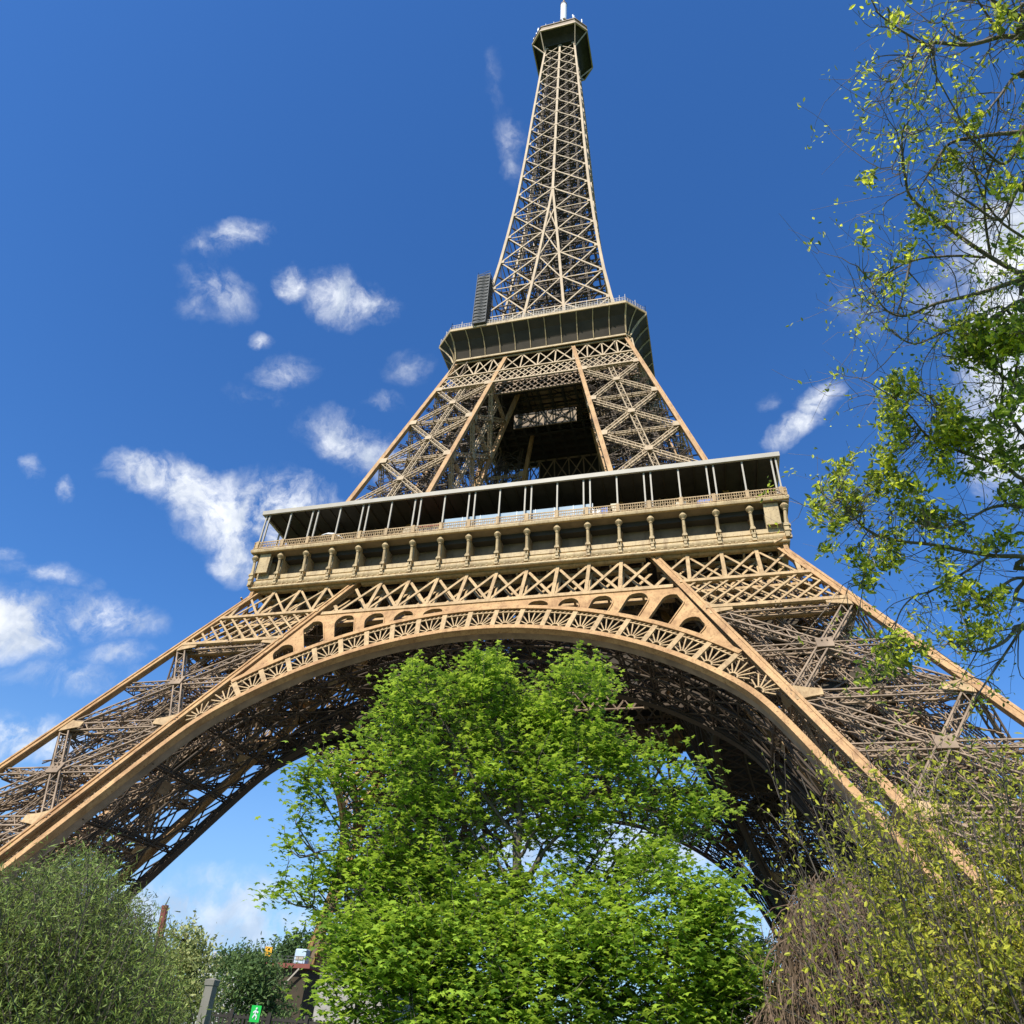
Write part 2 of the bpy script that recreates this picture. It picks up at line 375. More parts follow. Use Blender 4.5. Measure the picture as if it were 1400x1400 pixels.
# stairs zigzag
for k in range(19):
    z = 7+k*2.4; f = (.36, .64) if k % 2 else (.64, .36)
    a = inpt(z, f[0], .5); b = inpt(z+2.4, f[1], .5)
    mb.bars([a+[0, -.5, 0], a+[0, .5, 0], a+[0, -.5, 1.], a+[0, .5, 1.]], [b+[0, -.5, 0], b+[0, .5, 0], b+[0, -.5, 1.], b+[0, .5, 1.]], .08, .25, (0, -1, 0))
    mb.bars(a, b, 1., .06, (0, 0, 1))
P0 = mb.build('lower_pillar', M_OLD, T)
for q_ in RIBS: q_.build('corner_rib', M_RIB, P0)
def gus(mb, c, n, along, w, h, t=.1):
    along = along/np.linalg.norm(along); mb.bars(c-along*w/2, c+along*w/2, h, t, n)
for fid in range(4):
    for q in range(3):
        zt, zb = lv[q], lv[q+1]
        A1, B1, nn = face_pts(fid, zt); A0, B0, _ = face_pts(fid, zb); nn = nn/np.linalg.norm(nn)
        w = (B1-A1)/np.linalg.norm(B1-A1); ins = -nn*.62
        mb = MB()
        m0 = w*.8
        if q < 3:
            mb.latt(A1+m0+ins, B0-m0*1+ins, 1.05, .8, nn, .15, 1.0, .085)
            mb.latt(B1-m0+ins-nn*.05, A0+m0+ins-nn*.05, 1.05, .8, nn, .15, 1.0, .085)
            zm = (zt+zb)/2; Am, Bm, _ = face_pts(fid, zm)
            mb.latt(Am+w*.9+ins-nn*.1, Bm-w*.9+ins-nn*.1, .9, .7, nn, .13, .9, .075)
            gus(mb, (Am+Bm)/2-nn*.12, nn, w, 1.5, 1.3)
        mb.latt(A1+w*.9+ins-nn*.14, B1-w*.9+ins-nn*.14, 1.15, .8, nn, .15, 1.0, .085)
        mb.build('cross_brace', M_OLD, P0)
        for c, s_ in ((A1, 1), (B1, -1)):
            mb = MB(); hh_ = .75; w0_ = c+w*s_*.75-nn*.06; up_ = np.cross(nn, w); up_ *= np.sign(up_[2])
            o_ = [w0_-up_*.95, w0_+w*s_*1.3-up_*.6, w0_+w*s_*2.3-up_*.42, w0_+w*s_*2.3+up_*.35, w0_+w*s_*1.3+up_*.5, w0_+up_*.9]
            o_ = np.array(o_); V_ = np.concatenate([o_, o_-nn*.1]); k_ = np.arange(6); k2_ = (k_+1) % 6
            mb.add(V_, [[0, 1, 2, 3, 4, 5], [11, 10, 9, 8, 7, 6]]); mb.add(V_, np.stack([k_, k2_, k2_+6, k_+6], -1))
            mb.build('gusset_plate', M_BELT, P0)
# lift housing seen through the right-hand lattice
mb = MB(); c = inpt(34, .5, .5)
for z0, z1_ in ((28.5, 32), (39, 41.5)):
    a, b = inpt(z0, .5, .5), inpt(z1_, .5, .5)
    mb.bars(a, b, 5.2, 5.2, (0, -1, 0))
mb.build('lift_landing', M_PANEL, P0)
# masonry pedestal
mb = MB()
def ring(z, m):
    o, i_ = h1(z)+m, i1(z)-m; return [[i_, -o, z], [o, -o, z], [o, -i_, z], [i_, -i_, z]]
b0 = ring(-.3, 3.2); b1 = ring(4.2, 2.2); b2 = ring(4.3, 2.7); b3 = ring(5.0, 2.6)
ct = np.tile(inpt(5.0, .5, .5), (4, 1)); mb.loft([b0, b1, b2, b3, ct])
mb.build('masonry_base', M_STONE, P0)
hb = MB()
b0 = [[36.5, -63, -.3], [63, -63, -.3], [63, -36.5, -.3], [36.5, -36.5, -.3]]
def ring2(z, m):
    return [[-p[0], -p[1], p[2]] for p in ring(z, m)]
hb.loft([[[-p[0], -p[1], p[2]] for p in b0], ring2(12.6, 2.6), ring2(13.0, 3.2), ring2(13.7, 3.1), [[-x_ for x_ in inpt(13.7, .5, .5)[:2]]+[13.7]]*4])
hb_o = hb.build('pier_hall', M_STONE); tag(hb_o, 'grey sloping sided stone hall wrapped round the far left foot of the tower', 'building')
rot4(P0, T)

# --- arches
AL, BL, AU, BU, ZC = 35.8, 31.0, 39.0, 34.3, 9.3
def low_curve():
    t = np.linspace(-math.pi/2, math.pi/2, 121); x = AL*np.sin(t); z = ZC+BL*np.cos(t)
    lim = i1(z)-2.0
    return np.sign(x)*np.minimum(np.abs(x), np.maximum(lim, 0)+0*x), z
t = np.linspace(0, 1.5, 60); x = AL*np.sin(t); z = ZC+BL*np.cos(t)
k = np.where(x > i1(z)-2.0)[0]; k = k[k > 15]; k0 = k[0]
x, z = x[:k0], z[:k0]
z2 = np.arange(z[-1]-1.5, 5.0, -1.5); x = np.concatenate([x, i1(z2)-2.0]); z = np.concatenate([z, z2])
ker = np.hanning(11)[1:-1]; ker /= ker.sum(); xs0 = x.copy(); x[6:-5] = np.convolve(x, ker, 'same')[6:-5]; z[6:-5] = np.convolve(z, ker, 'same')[6:-5]
LX = np.concatenate([-x[:0:-1], x]); LZ = np.concatenate([z[:0:-1], z])
tu = np.linspace(-1.02, 1.02, 81); UX = AU*np.sin(tu); UZ = ZC+BU*np.cos(tu)
kk = np.abs(UX) < i1(UZ)-.2; UX, UZ = UX[kk], UZ[kk]
arch = MB()
lp = FP(LX, LZ, .35); arch.poly(lp, .5, .7, UPN)
arch.poly(FP(LX, LZ, -.04), .62, .10, UPN)
A0 = arch.build('arch', M_RIB, T)
uf = MB(); uf.poly(FP(UX, UZ, .3), .34, .6, UPN); uf.poly(FP(UX, UZ, -.03), .6, .09, UPN); uf.build('upper_flange', M_RIB, A0)
def normal_t(t_, A, B):
    v = np.array([math.sin(t_)/A, math.cos(t_)/B]); return v/np.linalg.norm(v)
fan = MB(); NT = 11
pitch = .08
fans = [q*pitch for q in range(-NT, NT+1)]
def LP(t_): return np.array([AL*math.sin(t_), ZC+BL*math.cos(t_)])
def UP_(t_): return np.array([AU*math.sin(t_), ZC+BU*math.cos(t_)])
f2 = lambda p, off: FP(p[0], p[1], off)
def make_fans(fan, f2):
    for q, tc_ in enumerate(fans):
        tA, tB = tc_-pitch/2, tc_+pitch/2
        for tt in ((tA,) if q else (tA, )) + ((tB,) if q == len(fans)-1 else ()):
            if abs(UP_(tt)[0]) < i1(UP_(tt)[1])-.3:
                fan.bars(f2(LP(tt), .2), f2(UP_(tt), .2), .55, .3, UPN)
        nrm = normal_t(tc_, AL, BL); c0 = LP(tc_)+nrm*.45
        th_ = np.linalg.norm(UP_(tc_)-LP(tc_))
        if abs(UP_(tc_)[0]) > i1(UP_(tc_)[1])+1.2: continue
        tan = np.array([nrm[1], -nrm[0]])
        for m, a in enumerate((-62, -38, -19, 0, 19, 38, 62)):
            d2 = tan*math.sin(R(a))+nrm*math.cos(R(a))
            L_ = min(1.28/max(abs(math.sin(R(a))), .01), (th_*.68)/math.cos(R(a)))
            fan.bars(f2(c0+d2*.35, .22+.006*m), f2(c0+d2*L_, .22+.006*m), .13, .12, UPN)
        arc = [f2(c0+(tan*math.sin(a)+nrm*math.cos(a))*.42, .2) for a in np.linspace(-1.5, 1.5, 9)]
        fan.poly(arc, .16, .2, UPN)
        # intermediate rail with small crosses above
        for tt0 in np.linspace(tA, tB, 7)[:-1]:
            dt = pitch/6
            lo = lambda u: lerp(LP(u), UP_(u), .80); hi = lambda u: lerp(LP(u), UP_(u), .95)
            if abs(hi(tt0)[0]) > i1(hi(tt0)[1])-.3: continue
            fan.bars([f2(lo(tt0), .16)], [f2(lo(tt0+dt), .16)], .14, .12, UPN)
            fan.bars([f2(lo(tt0), .18)], [f2(hi(tt0+dt), .18)], .09, .05, UPN)
            fan.bars([f2(hi(tt0), .25)], [f2(lo(tt0+dt), .25)], .09, .05, UPN)
make_fans(fan, f2)
fan.build('fan_lattice', M_BELT, A0)
# spandrel plate with round-headed openings
ZB = 44.9
outline = []
for a, b in zip(UX, UZ): outline.append((a, b-.1))
xr = UX[-1]; outline.append((i1(ZB)-.2, ZB)); outline.append((-(i1(ZB)-.2), ZB))
holes = []
for sgn in (-1, 1):
    for t_ in (.16, .25, .34, .43, .52, .61, .70, .79, .87):
        c0 = UP_(t_); nr = normal_t(t_, AU, BU); tn = np.array([nr[1], -nr[0]])
        b = .3
        def okp(p): return p[1] < ZB-.5 and p[0] < i1(p[1])-1.0
        hw = 1.22
        bm = .3
        while okp(c0+nr*bm) and bm < 8: bm += .05
        bm -= .05
        if bm < .75: continue
        pts = []
        base = .28
        for a in (-hw*.96, 0, hw*.96):
            pts.append(c0+tn*a+nr*(base-.015*a*a))
        r = min(1.3, (bm-base)*.85); top = bm-r
        for th in np.linspace(0, math.pi, 11):
            p = c0+tn*hw*math.cos(th)+nr*(top+r*math.sin(th)); 
            ii = 0
            while not okp(p) and ii < 60: p = p-nr*.06-tn*.03*np.sign(math.cos(th)+.2); ii += 1
            pts.append(p)
        holes.append([(sgn*p[0], p[1]) for p in pts])
def plate(mb, outer, holes, off0, off1):
    polys = [[Vector((a, b, 0)) for a, b in outer]]+[[Vector((a, b, 0)) for a, b in h] for h in holes]
    tris = tessellate_polygon(polys)
    flat = [p for pl in [outer]+holes for p in pl]; n = len(flat)
    xz = np.array(flat)
    V = np.concatenate([FP(xz[:, 0], xz[:, 1], off0), FP(xz[:, 0], xz[:, 1], off1)])
    tri = np.array(tris); mb.add(V, np.concatenate([tri, tri[:, ::-1]+n]))
    b = 0
    for pl in [outer]+holes:
        m = len(pl); i_ = b+np.arange(m); j_ = b+(np.arange(m)+1) % m
        mb.add(V, np.stack([i_, j_, j_+n, i_+n], -1)); b += m
spd = MB(); plate(spd, outline, holes, .12, .5)
for h_ in holes:
    hp = FP(np.array([p[0] for p in h_]+[h_[0][0]]), np.array([p[1] for p in h_]+[h_[0][1]]), .06); spd.poly(hp, .12, .14, UPN)
spd.build('spandrel_plate', M_RIB, A0)
# soffit : back edge of the arch plus plates and lacing between
sof = MB()
spl = MB(); spl.poly(FP(LX, LZ, 1.05), .07, 1.2, UPN); spl.build('soffit_plate', M_OLD, A0)
def FI(x, z, off=0.):                    # the parallel plane through the inner ribs
    x, z = np.broadcast_arrays(np.asarray(x, float), np.asarray(z, float))
    return np.stack([x, -(44.58-.5032*z), z], -1)-off*UPN
def vt(x, z, f): return FP(x, z, .6)*(1-f)+FI(x, z, 0)*f
nL = len(LX); st_ = 4
for k in range(0, nL-st_, st_):
    for f0, f1 in ((.02, .25), (.25, .5), (.5, .75), (.75, 1.)):
        sof.bars([vt(LX[k], LZ[k]+.1, f0), vt(LX[k+st_], LZ[k+st_]+.16, f0)], [vt(LX[k+st_], LZ[k+st_]+.1, f1), vt(LX[k], LZ[k]+.16, f1)], .13, .13, UPN)
        sof.bars(vt(LX[k], LZ[k], f1), vt(LX[k+st_], LZ[k+st_], f1), .2, .2, UPN)
    sof.latt(vt(LX[k], LZ[k]+.6, .03), vt(LX[k], LZ[k]+.6, .99), .5, .8, (1, 0, 0) if abs(LX[k]) > 25 else (0, 0, 1), .12, .8, .07)
for k in range(0, len(UX)-3, 3):
    for f0, f1 in ((.03, .34), (.34, .67), (.67, 1.)):
        sof.bars([vt(UX[k], UZ[k]+1., f0), vt(UX[k+3], UZ[k+3]+1.1, f0), vt(UX[k], UZ[k]+1., f1)], [vt(UX[k+3], UZ[k+3]+1., f1), vt(UX[k], UZ[k]+1.1, f1), vt(UX[k+3], UZ[k+3]+1., f1)], .2, .2, UPN)
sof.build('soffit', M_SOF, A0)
ia = MB(); ia.poly(FI(LX, LZ, .3), .34, 1.1, UPN); ia.poly(FI(LX, LZ, -.05), .8, .1, UPN); ia.poly(FI(UX, UZ, .3), .3, .6, UPN)
make_fans(ia, lambda p, off: FI(p[0], p[1], off))
for k in range(-6, 6):
    xk = 3.85*k
    for zc in (45.2, 51.2): ia.bars(FI(xk*.9, zc, .3), FI((xk+3.85)*.9, zc, .3), .4, .4, UPN)
    ia.bars([FI(xk*.9, 45.3, .4), FI((xk+3.85)*.9, 45.3, .5), FI(xk*.9, 45.3, .6)], [FI((xk+3.85)*.9, 51, .4), FI(xk*.9, 51, .5), FI(xk*.9, 51, .6)], .3, .12, UPN)
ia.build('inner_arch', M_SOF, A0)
rot4(A0, T)

# --- belt girders
def clipseg(p, q, cons):
    p = np.array(p, float); q = np.array(q, float); t0, t1 = 0., 1.; d = q-p
    for a, b, c in cons:              # keep a*x+b*z<=c
        f0 = a*p[0]+b*p[1]-c; f1 = a*d[0]+b*d[1]
        if abs(f1) < 1e-9:
            if f0 > 0: return None
            continue
        tt = -f0/f1
        if f1 > 0: t1 = min(t1, tt)
        else: t0 = max(t0, tt)
    return (p+d*t0, p+d*t1) if t1-t0 > .02 else None
belt = MB()
def seg(mb, p, q, w, t_, off, cons=None):
    if cons is not None:
        r = clipseg(p, q, cons)
        if r is None: return
        p, q = r
    mb.bars(f2(p, off), f2(q, off), w, t_, UPN)
ZT = 51.3
cen = [(1, .5032, 44.58-.6), (-1, .5032, 44.58-.6)]
def belts(mb, o, fine=True):
    # middle part
    for zc, w in ((ZB+.25, .6), (ZT-.2, .45)):
        seg(mb, (-40, zc), (40, zc), w, .3, .12+o, cen)
        seg(mb, (-40, zc), (40, zc), w*.45, .6, .3+o, cen)
    for k in range(-5, 6):
        xk = 3.85*k
        if k not in (-5, 5): seg(mb, (xk, ZB+.5), (xk, ZT-.4), .42, .2, .14+o, cen)
    for k in range(-6, 6):
        xk = 3.85*k
        seg(mb, (xk, ZB+.5), (xk+3.85, ZT-.4), .36, .12, .20+o, cen)
        seg(mb, (xk+3.85, ZB+.5), (xk, ZT-.4), .36, .12, .33+o, cen)
    for sg in (-1, 1):
        cs = [(sg, .5144, 60.12-.55), (-sg, -.5032, -(44.58+.55))]
        for zc, w in ((41.15, .5), (45.9, .5), (ZT-.2, .45)):
            seg(mb, (sg*10, zc), (sg*60, zc), w, .3, .13+o, cs)
            seg(mb, (sg*10, zc), (sg*60, zc), w*.45, .6, .3+o, cs)
        for k in range(4, 13):
            xk = 3.85*k*sg; xn = xk+3.85*sg
            seg(mb, (xk, 46.1), (xk, ZT-.4), .42, .2, .15+o, cs)
            seg(mb, (xk, 46.1), (xn, ZT-.4), .28, .12, .21+o, cs)
            seg(mb, (xn, 46.1), (xk, ZT-.4), .28, .12, .34+o, cs)
        for k in range(10, 32):
            xk = 1.75*k*sg
            seg(mb, (xk, 41.4), (xk+4.4*sg, 45.7), .24, .1, .20+o, cs)
            seg(mb, (xk+4.4*sg, 41.4), (xk, 45.7), .24, .1, .32+o, cs)
belts(belt, 0)
B0 = belt.build('belt_girder', M_BELT, T)
bb = MB(); belts(bb, 1.5)
for xk in np.arange(-36, 37, 3.85):
    for zc in (ZB, ZT-.5):
        bb.bars(FP(xk, zc, .5), FP(xk, zc, 1.5), .2, .2, UPN)
bb.build('rear_lattice', M_BELT, B0)
rot4(B0, T)

# --- first platform
PL = MB()
def frame_slab(mb, o, i_, z0, z1_):
    mb.box((-o, -o, z0), (o, -i_, z1_)); mb.box((-o, i_, z0), (o, o, z1_)); mb.box((-o, -i_, z0), (-i_, i_, z1_)); mb.box((i_, -i_, z0), (o, i_, z1_))
frame_slab(PL, 33.6, 13.5, 55.9, 56.75)
F1 = PL.build('first_platform', M_FLOOR, T)
gd = MB()      # floor girders underneath
for xk in np.arange(-30.8, 31, 3.85):
    for sg in (-1, 1):
        ii = 13.6 
        gd.latt((xk, sg*33.2, 54.8), (xk, sg*ii, 54.8), .5, 1.6, (0, 0, 1), .14, 1.6, .1)
        if abs(xk) > 13: continue
        gd.latt((sg*33.2, xk, 54.7), (sg*ii, xk, 54.7), .5, 1.6, (0, 0, 1), .14, 1.6, .1)
for o in (13.6, 20, 26):
    for sg in (-1, 1):
        gd.latt((-o, sg*o, 53.2), (o, sg*o, 53.2), .7, 3.4, (0, 0, 1), .2, 2.4, .16, X=True)
        gd.latt((sg*o, -o, 53.1), (sg*o, o, 53.1), .7, 3.4, (0, 0, 1), .2, 2.4, .16, X=True)
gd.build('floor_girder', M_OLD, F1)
pv = MB()      # closed rooms on the first floor behind the gallery
for sg in (-1, 1):
    pv.box((-14, min(sg*27.5, sg*15), 56.8), (14, max(sg*27.5, sg*15), 63.0)) if sg > 0 else None
pv.box((-27.5, -12, 56.8), (-16, 12, 62.8)); pv.box((16, -12, 56.8), (27.5, 12, 62.8))
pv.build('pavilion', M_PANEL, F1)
# frieze per side
fz = MB()
y = lambda v: -v
def prism(mb, prof, x0, x1_):        # prof: list of (outward distance, z) swept in x; mitre at 45 deg using half widths
    a = np.array([[-d, -d, z] for d, z in prof]); b = np.array([[d, -d, z] for d, z in prof])
    m = len(prof); V = np.concatenate([a, b]); i_ = np.arange(m-1)
    mb.add(V, np.stack([i_, i_+m, i_+m+1, i_+1], -1))
prism(fz, [(33.7, 51.12), (34.52, 51.14), (34.6, 51.25), (34.55, 51.45), (34.3, 51.5), (34.2, 51.56), (34.22, 51.7), (34.34, 51.95), (34.38, 52.15), (34.34, 52.38), (34.2, 52.56),
           (34.02, 52.62), (34.02, 52.7), (34.14, 52.76), (34.06, 53.4), (33.5, 53.44)], -1, 1)
prism(fz, [(34.9, 56.6), (35.3, 56.6), (35.33, 56.72), (35.36, 56.95), (35.3, 57.1), (35.0, 57.14), (33.2, 57.14)], -1, 1)
fz.add([[-34.1, -34.12, 53.3], [-33.3, -34.12, 53.3], [-32.9, -32.37, 53.4], [-34.1, -32.37, 53.4], [-34.1, -34.12, 56.5], [-33.9, -34.12, 56.5], [-33.2, -32.37, 56.5], [-34.1, -32.37, 56.5]], [[0,1,5,4],[1,2,6,5],[3,0,4,7]])
fz.add([[34.1, -34.12, 53.3], [33.3, -34.12, 53.3], [32.9, -32.37, 53.4], [34.1, -32.37, 53.4], [34.1, -34.12, 56.5], [33.9, -34.12, 56.5], [33.2, -32.37, 56.5], [34.1, -32.37, 56.5]], [[0,4,5,1],[1,5,6,2],[3,7,4,0]])
FZ = fz.build('frieze', M_FRZ, F1)
rc = MB(); prism(rc, [(33.5, 53.43), (32.5, 53.44), (32.4, 53.5), (32.35, 56.35), (32.5, 56.55), (34.95, 56.59)], -1, 1)
for xk in np.arange(-30.8, 31, 3.85):
    for d_ in (-1.0, 1.0): rc.box((xk+d_-.04, -32.45, 53.6), (xk+d_+.04, -32.34, 56.3))
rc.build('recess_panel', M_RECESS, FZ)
rv = MB()     # beaded rows under the panels
xs_ = np.arange(-33.6, 34, .77)
rv.bars(np.stack([xs_-.13, xs_*0-34.36, xs_*0+51.72], -1), np.stack([xs_+.13, xs_*0-34.36, xs_*0+51.72], -1), .14, .12, (0, 0, 1))
rv.build('rivet_row', M_FRZ, FZ)
# console brackets, one object each
cb = MB(); yb = -34.2
cb.box((-.24, yb-.42, 51.65), (.24, yb, 52.0)); cb.box((-.17, yb-.5, 52.0), (.17, yb+.02, 52.45)); cb.box((-.27, yb-.56, 52.45), (.27, yb+.01, 52.62))
cb.box((-.2, yb-.5, 52.62), (-.1, yb+.03, 53.1)); cb.box((.1, yb-.5, 52.62), (.2, yb+.03, 53.1)); cb.box((-.099, yb-.28, 52.62), (.099, yb+.03, 53.1)); cb.box((-.3, yb-.6, 53.1), (.3, yb+.04, 53.3))
cb.box((-.24, yb-.52, 53.3), (.24, yb-.02, 53.5))
cb.tube([(0, yb-.3, 53.4), (0, yb-.34, 54.2), (0, yb-.42, 55.0), (0, yb-.5, 55.6)], .21, .175, 12)
cb.lathe([(.02, 55.3), (.2, 55.35), (.22, 55.5), (.38, 55.72), (.47, 55.88), (.44, 56.0), (.3, 56.22), (.16, 56.42), (.08, 56.56), (.03, 56.6)], (0, yb-.52, 0), 14)
cb.box((-.09, yb+.2, 53.52), (.09, -32.36, 56.5))
CB = cb.build('console', M_FRZ, FZ, smooth=False)
first = True
for k in range(-9, 10):
    if first: o = CB; first = False
    else: o = CB.copy(); COL.objects.link(o); o.parent = FZ
    o.location = (3.85*k, 0, 0)
# balustrade
bl = MB()
xb = np.arange(-35.1, 35.11, .28)
bl.bars(np.stack([xb, xb*0-35.15, xb*0+57.2], -1), np.stack([xb, xb*0-35.15, xb*0+58.25], -1), .06, .06, (0, -1, 0))
for zz_, w in ((57.35, .12), (57.85, .07), (58.28, .13)): bl.bars([(-35.2, -35.15, zz_)], [(35.2, -35.15, zz_)], .09, w, (0, 0, 1))
xd = np.arange(-35.1, 35, .56)
bl.bars(np.stack([xd, xd*0-35.12, xd*0+57.35], -1), np.stack([xd+.28, xd*0-35.12, xd*0+57.85], -1), .05, .03, (0, -1, 0))
for k in range(-9, 10): bl.box((3.85*k-.22, -35.3, 57.21), (3.85*k+.22, -35.0, 58.4))
bl.build('balustrade', M_BELT, FZ)
FZs = [FZ]+[copy_rot(FZ, k, F1) for k in (1, 2, 3)]
# canopy
cn = MB()
frame_slab(cn, 35.0, 27.3, 63.3, 63.42)
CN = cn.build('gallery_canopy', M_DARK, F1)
cf = MB()
for sg in (-1, 1):
    cf.box((-35.3, min(sg*35.0, sg*35.3), 63.1), (35.3, max(sg*35.0, sg*35.3), 63.75)); cf.box((min(sg*35.0, sg*35.3), -34.99, 63.1), (max(sg*35.0, sg*35.3), 34.99, 63.75))
frame_slab(cf, 34.99, 27.2, 63.43, 63.6)
cf.build('canopy_edge', M_CANOPY, CN)
rf = MB()
for xk in np.arange(-34.65, 34.7, 1.925):
    rf.bars([(xk, -34.9, 63.2)], [(xk, -27.5, 63.2)], .08, .16, (0, 0, 1))
RFO = rf.build('rafter_row', M_PANEL, CN); copy_rot(RFO, 2, CN)
pm = MB(); pm.box((-.095, -.1, 57.2), (.095, .1, 63.12)); pm.box((-.2, -.2, 57.2), (.2, .2, 57.5))
PM = pm.build('post', M_CANOPY, CN)
first = True; seats = []
for k in range(-4, 6):
    xp = (k-.5)*7.7
    for d in (-.42, .42): seats.append(np.clip(xp+d, -34.75, 34.75))
for k in range(-4, 5): seats.append(k*7.7)
allp = [(s_, -34.85) for s_ in seats]+[(34.85, s_) for s_ in sorted(seats)[2:]]+[(-34.85, s_) for s_ in sorted(seats)[2:]]
for (a, b) in allp:
    if first: o = PM; first = False
    else: o = PM.copy(); COL.objects.link(o); o.parent = CN
    o.location = (a, b, 0)
# curved skirt joining frieze and outer ribs
sk = MB(); pr = [(34.5, 51.9), (34.28, 51.2), (34.35, 50.2), (34.85, 49.0), (35.75, 47.3)]
sk.poly([((d-.28), -(d-.28), z_) for d, z_ in pr], .5, .5, (0, -1, 0))
SKO = sk.build('corner_fillet', M_RIB, F1); rot4(SKO, F1)

# --- middle pillars (first to second floor)
h2 = lambda z: 30.8-.26335*(z-57)
i2 = lambda z: 15.9-.1830*(z-57)
UP2 = np.array([0, -1, .263])/math.hypot(1, .263)
def F2(x, z, off=0.):
    x, z = np.broadcast_arrays(np.asarray(x, float), np.asarray(z, float))
    return np.stack([x, -h2(z), z], -1)-off*UP2
def cor2(z, a, b): return np.array([(h2, i2)[a](z), -(h2, i2)[b](z), z])
mp = MB()
for a in (0, 1):
    for b in (0, 1):
        ex = -1 if a == 0 else 1; ey = 1 if b == 0 else -1
        P_, Q_ = cor2(56.8, a, b)+[ex*.36, ey*.36, 0], cor2(110.4, a, b)+[ex*.36, ey*.36, 0]
        mp.bars(P_, Q_, .68, .68, (0, -1, 0))
        for s_ in (-.25, .25):
            mp.bars(P_+[s_, -ey*.37, 0], Q_+[s_, -ey*.37, 0], .2, .08, (0, -1, 0))
MP = mp.build('middle_pillar', M_RIB, T)
def fp2(fid, z):
    if fid == 0: return cor2(z, 0, 0), cor2(z, 1, 0), np.array([0, -1, .263])
    if fid == 1: return cor2(z, 0, 0), cor2(z, 0, 1), np.array([1, 0, .263])
    if fid == 2: return cor2(z, 1, 0), cor2(z, 1, 1), np.array([-1, 0, -.18])
    return cor2(z, 0, 1), cor2(z, 1, 1), np.array([0, 1, -.18])
lv2 = [101.3, 90.9, 80.3, 69.6, 58.6]
for fid in range(4):
    for q in range(4):
        zt, zb = lv2[q], lv2[q+1]
        A1, B1, nn = fp2(fid, zt); A0_, B0_, _ = fp2(fid, zb); nn = nn/np.linalg.norm(nn); w = (B1-A1)/np.linalg.norm(B1-A1); ins = -nn*.5
        mb = MB()
        mb.latt(A1+w*.6+ins, B0_-w*.6+ins, .75, .6, nn, .13, .75, .07)
        mb.latt(B1-w*.6+ins-nn*.05, A0_+w*.6+ins-nn*.05, .75, .6, nn, .13, .75, .07)
        mb.latt(A1+w*.7+ins-nn*.1, B1-w*.7+ins-nn*.1, .6, .5, nn, .11, .65, .06)
        mb.latt((A1+B1)/2+ins-nn*.15, (A0_+B0_)/2+ins-nn*.15, .9, .5, nn, .13, .8, .06)
        gus(mb, (A1+B1+A0_+B0_)/4-nn*.12, nn, w, 1.1, 1.)
        for c, s_ in ((A1, 1), (B1, -1)): gus(mb, c+w*s_*1.-nn*.05, nn, w, 1.2, 1.2)
        mb.build('cross_brace', M_UP, MP)
mb = MB()
in2 = lambda z, p, q: np.array([lerp(h2(z), i2(z), p), -lerp(h2(z), i2(z), q), z])
for (p, q) in ((.3, .3), (.3, .7), (.7, .3), (.7, .7)):
    mb.latt(in2(57, p, q), in2(110, p, q), .6, .6, (0, -1, .2), .1, .7, .06)
for z0 in np.arange(57, 108, 2.2):
    for (p, q), (r, s_) in (((.3, .3), (.7, .3)), ((.7, .3), (.7, .7)), ((.7, .7), (.3, .7)), ((.3, .7), (.3, .3))):
        mb.bars([in2(z0, p, q), in2(z0, r, s_), in2(z0, p, q)], [in2(z0+2.2, r, s_), in2(z0+2.2, p, q), in2(z0, r, s_)], .13, .11, (0, -1, .5))
for q in range(8):
    zc = 58.6+q*5.33
    c = [cor2(zc, 0, 0), cor2(zc, 1, 0), cor2(zc, 1, 1), cor2(zc, 0, 1)]
    for a, b in ((0, 2), (1, 3)): mb.latt(lerp(c[a], c[b], .07), lerp(c[a], c[b], .93)+np.array([0, 0, .05*a]), .6, .5, (0, 0, 1), .1, .7, .06)
    for f in (.2, .4, .6, .8): mb.bars([lerp(c[0], c[1], f), lerp(c[1], c[2], f)], [lerp(c[3], c[2], f), lerp(c[0], c[3], f)], .14, .2, (0, 0, 1))
for fid in range(4):
    for z0 in np.arange(58, 104, 1.7):
        A, B, nn = fp2(fid, z0); C_, D_, _ = fp2(fid, z0+3.4); nn = nn/np.linalg.norm(nn)
        mb.bars([lerp(A, B, .08)-nn*1.6, lerp(A, B, .92)-nn*1.8], [lerp(C_, D_, .5)-nn*1.6, lerp(C_, D_, .5)-nn*1.8], .09, .09, nn)
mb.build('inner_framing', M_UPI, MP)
rot4(MP, T)
# dark sheet added to black out the sky between the far legs
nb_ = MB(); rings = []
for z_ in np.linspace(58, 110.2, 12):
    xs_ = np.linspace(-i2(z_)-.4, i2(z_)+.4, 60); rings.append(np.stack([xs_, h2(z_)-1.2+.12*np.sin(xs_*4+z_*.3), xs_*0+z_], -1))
nb_.loft(rings, closed=False); nb_.build('added_dark_sheet', M_DARK, T)
nb_ = MB()  # more added dark sheets, standing in for shade on the far right leg
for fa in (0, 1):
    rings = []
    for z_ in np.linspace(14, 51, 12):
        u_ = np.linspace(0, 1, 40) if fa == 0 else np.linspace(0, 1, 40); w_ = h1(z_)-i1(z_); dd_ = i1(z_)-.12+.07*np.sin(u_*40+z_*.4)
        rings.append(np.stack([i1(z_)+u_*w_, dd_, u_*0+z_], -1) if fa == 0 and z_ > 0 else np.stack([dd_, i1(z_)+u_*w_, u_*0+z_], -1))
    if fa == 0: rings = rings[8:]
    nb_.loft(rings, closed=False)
nb_.build('added_dark_sheet', M_DARK, T)
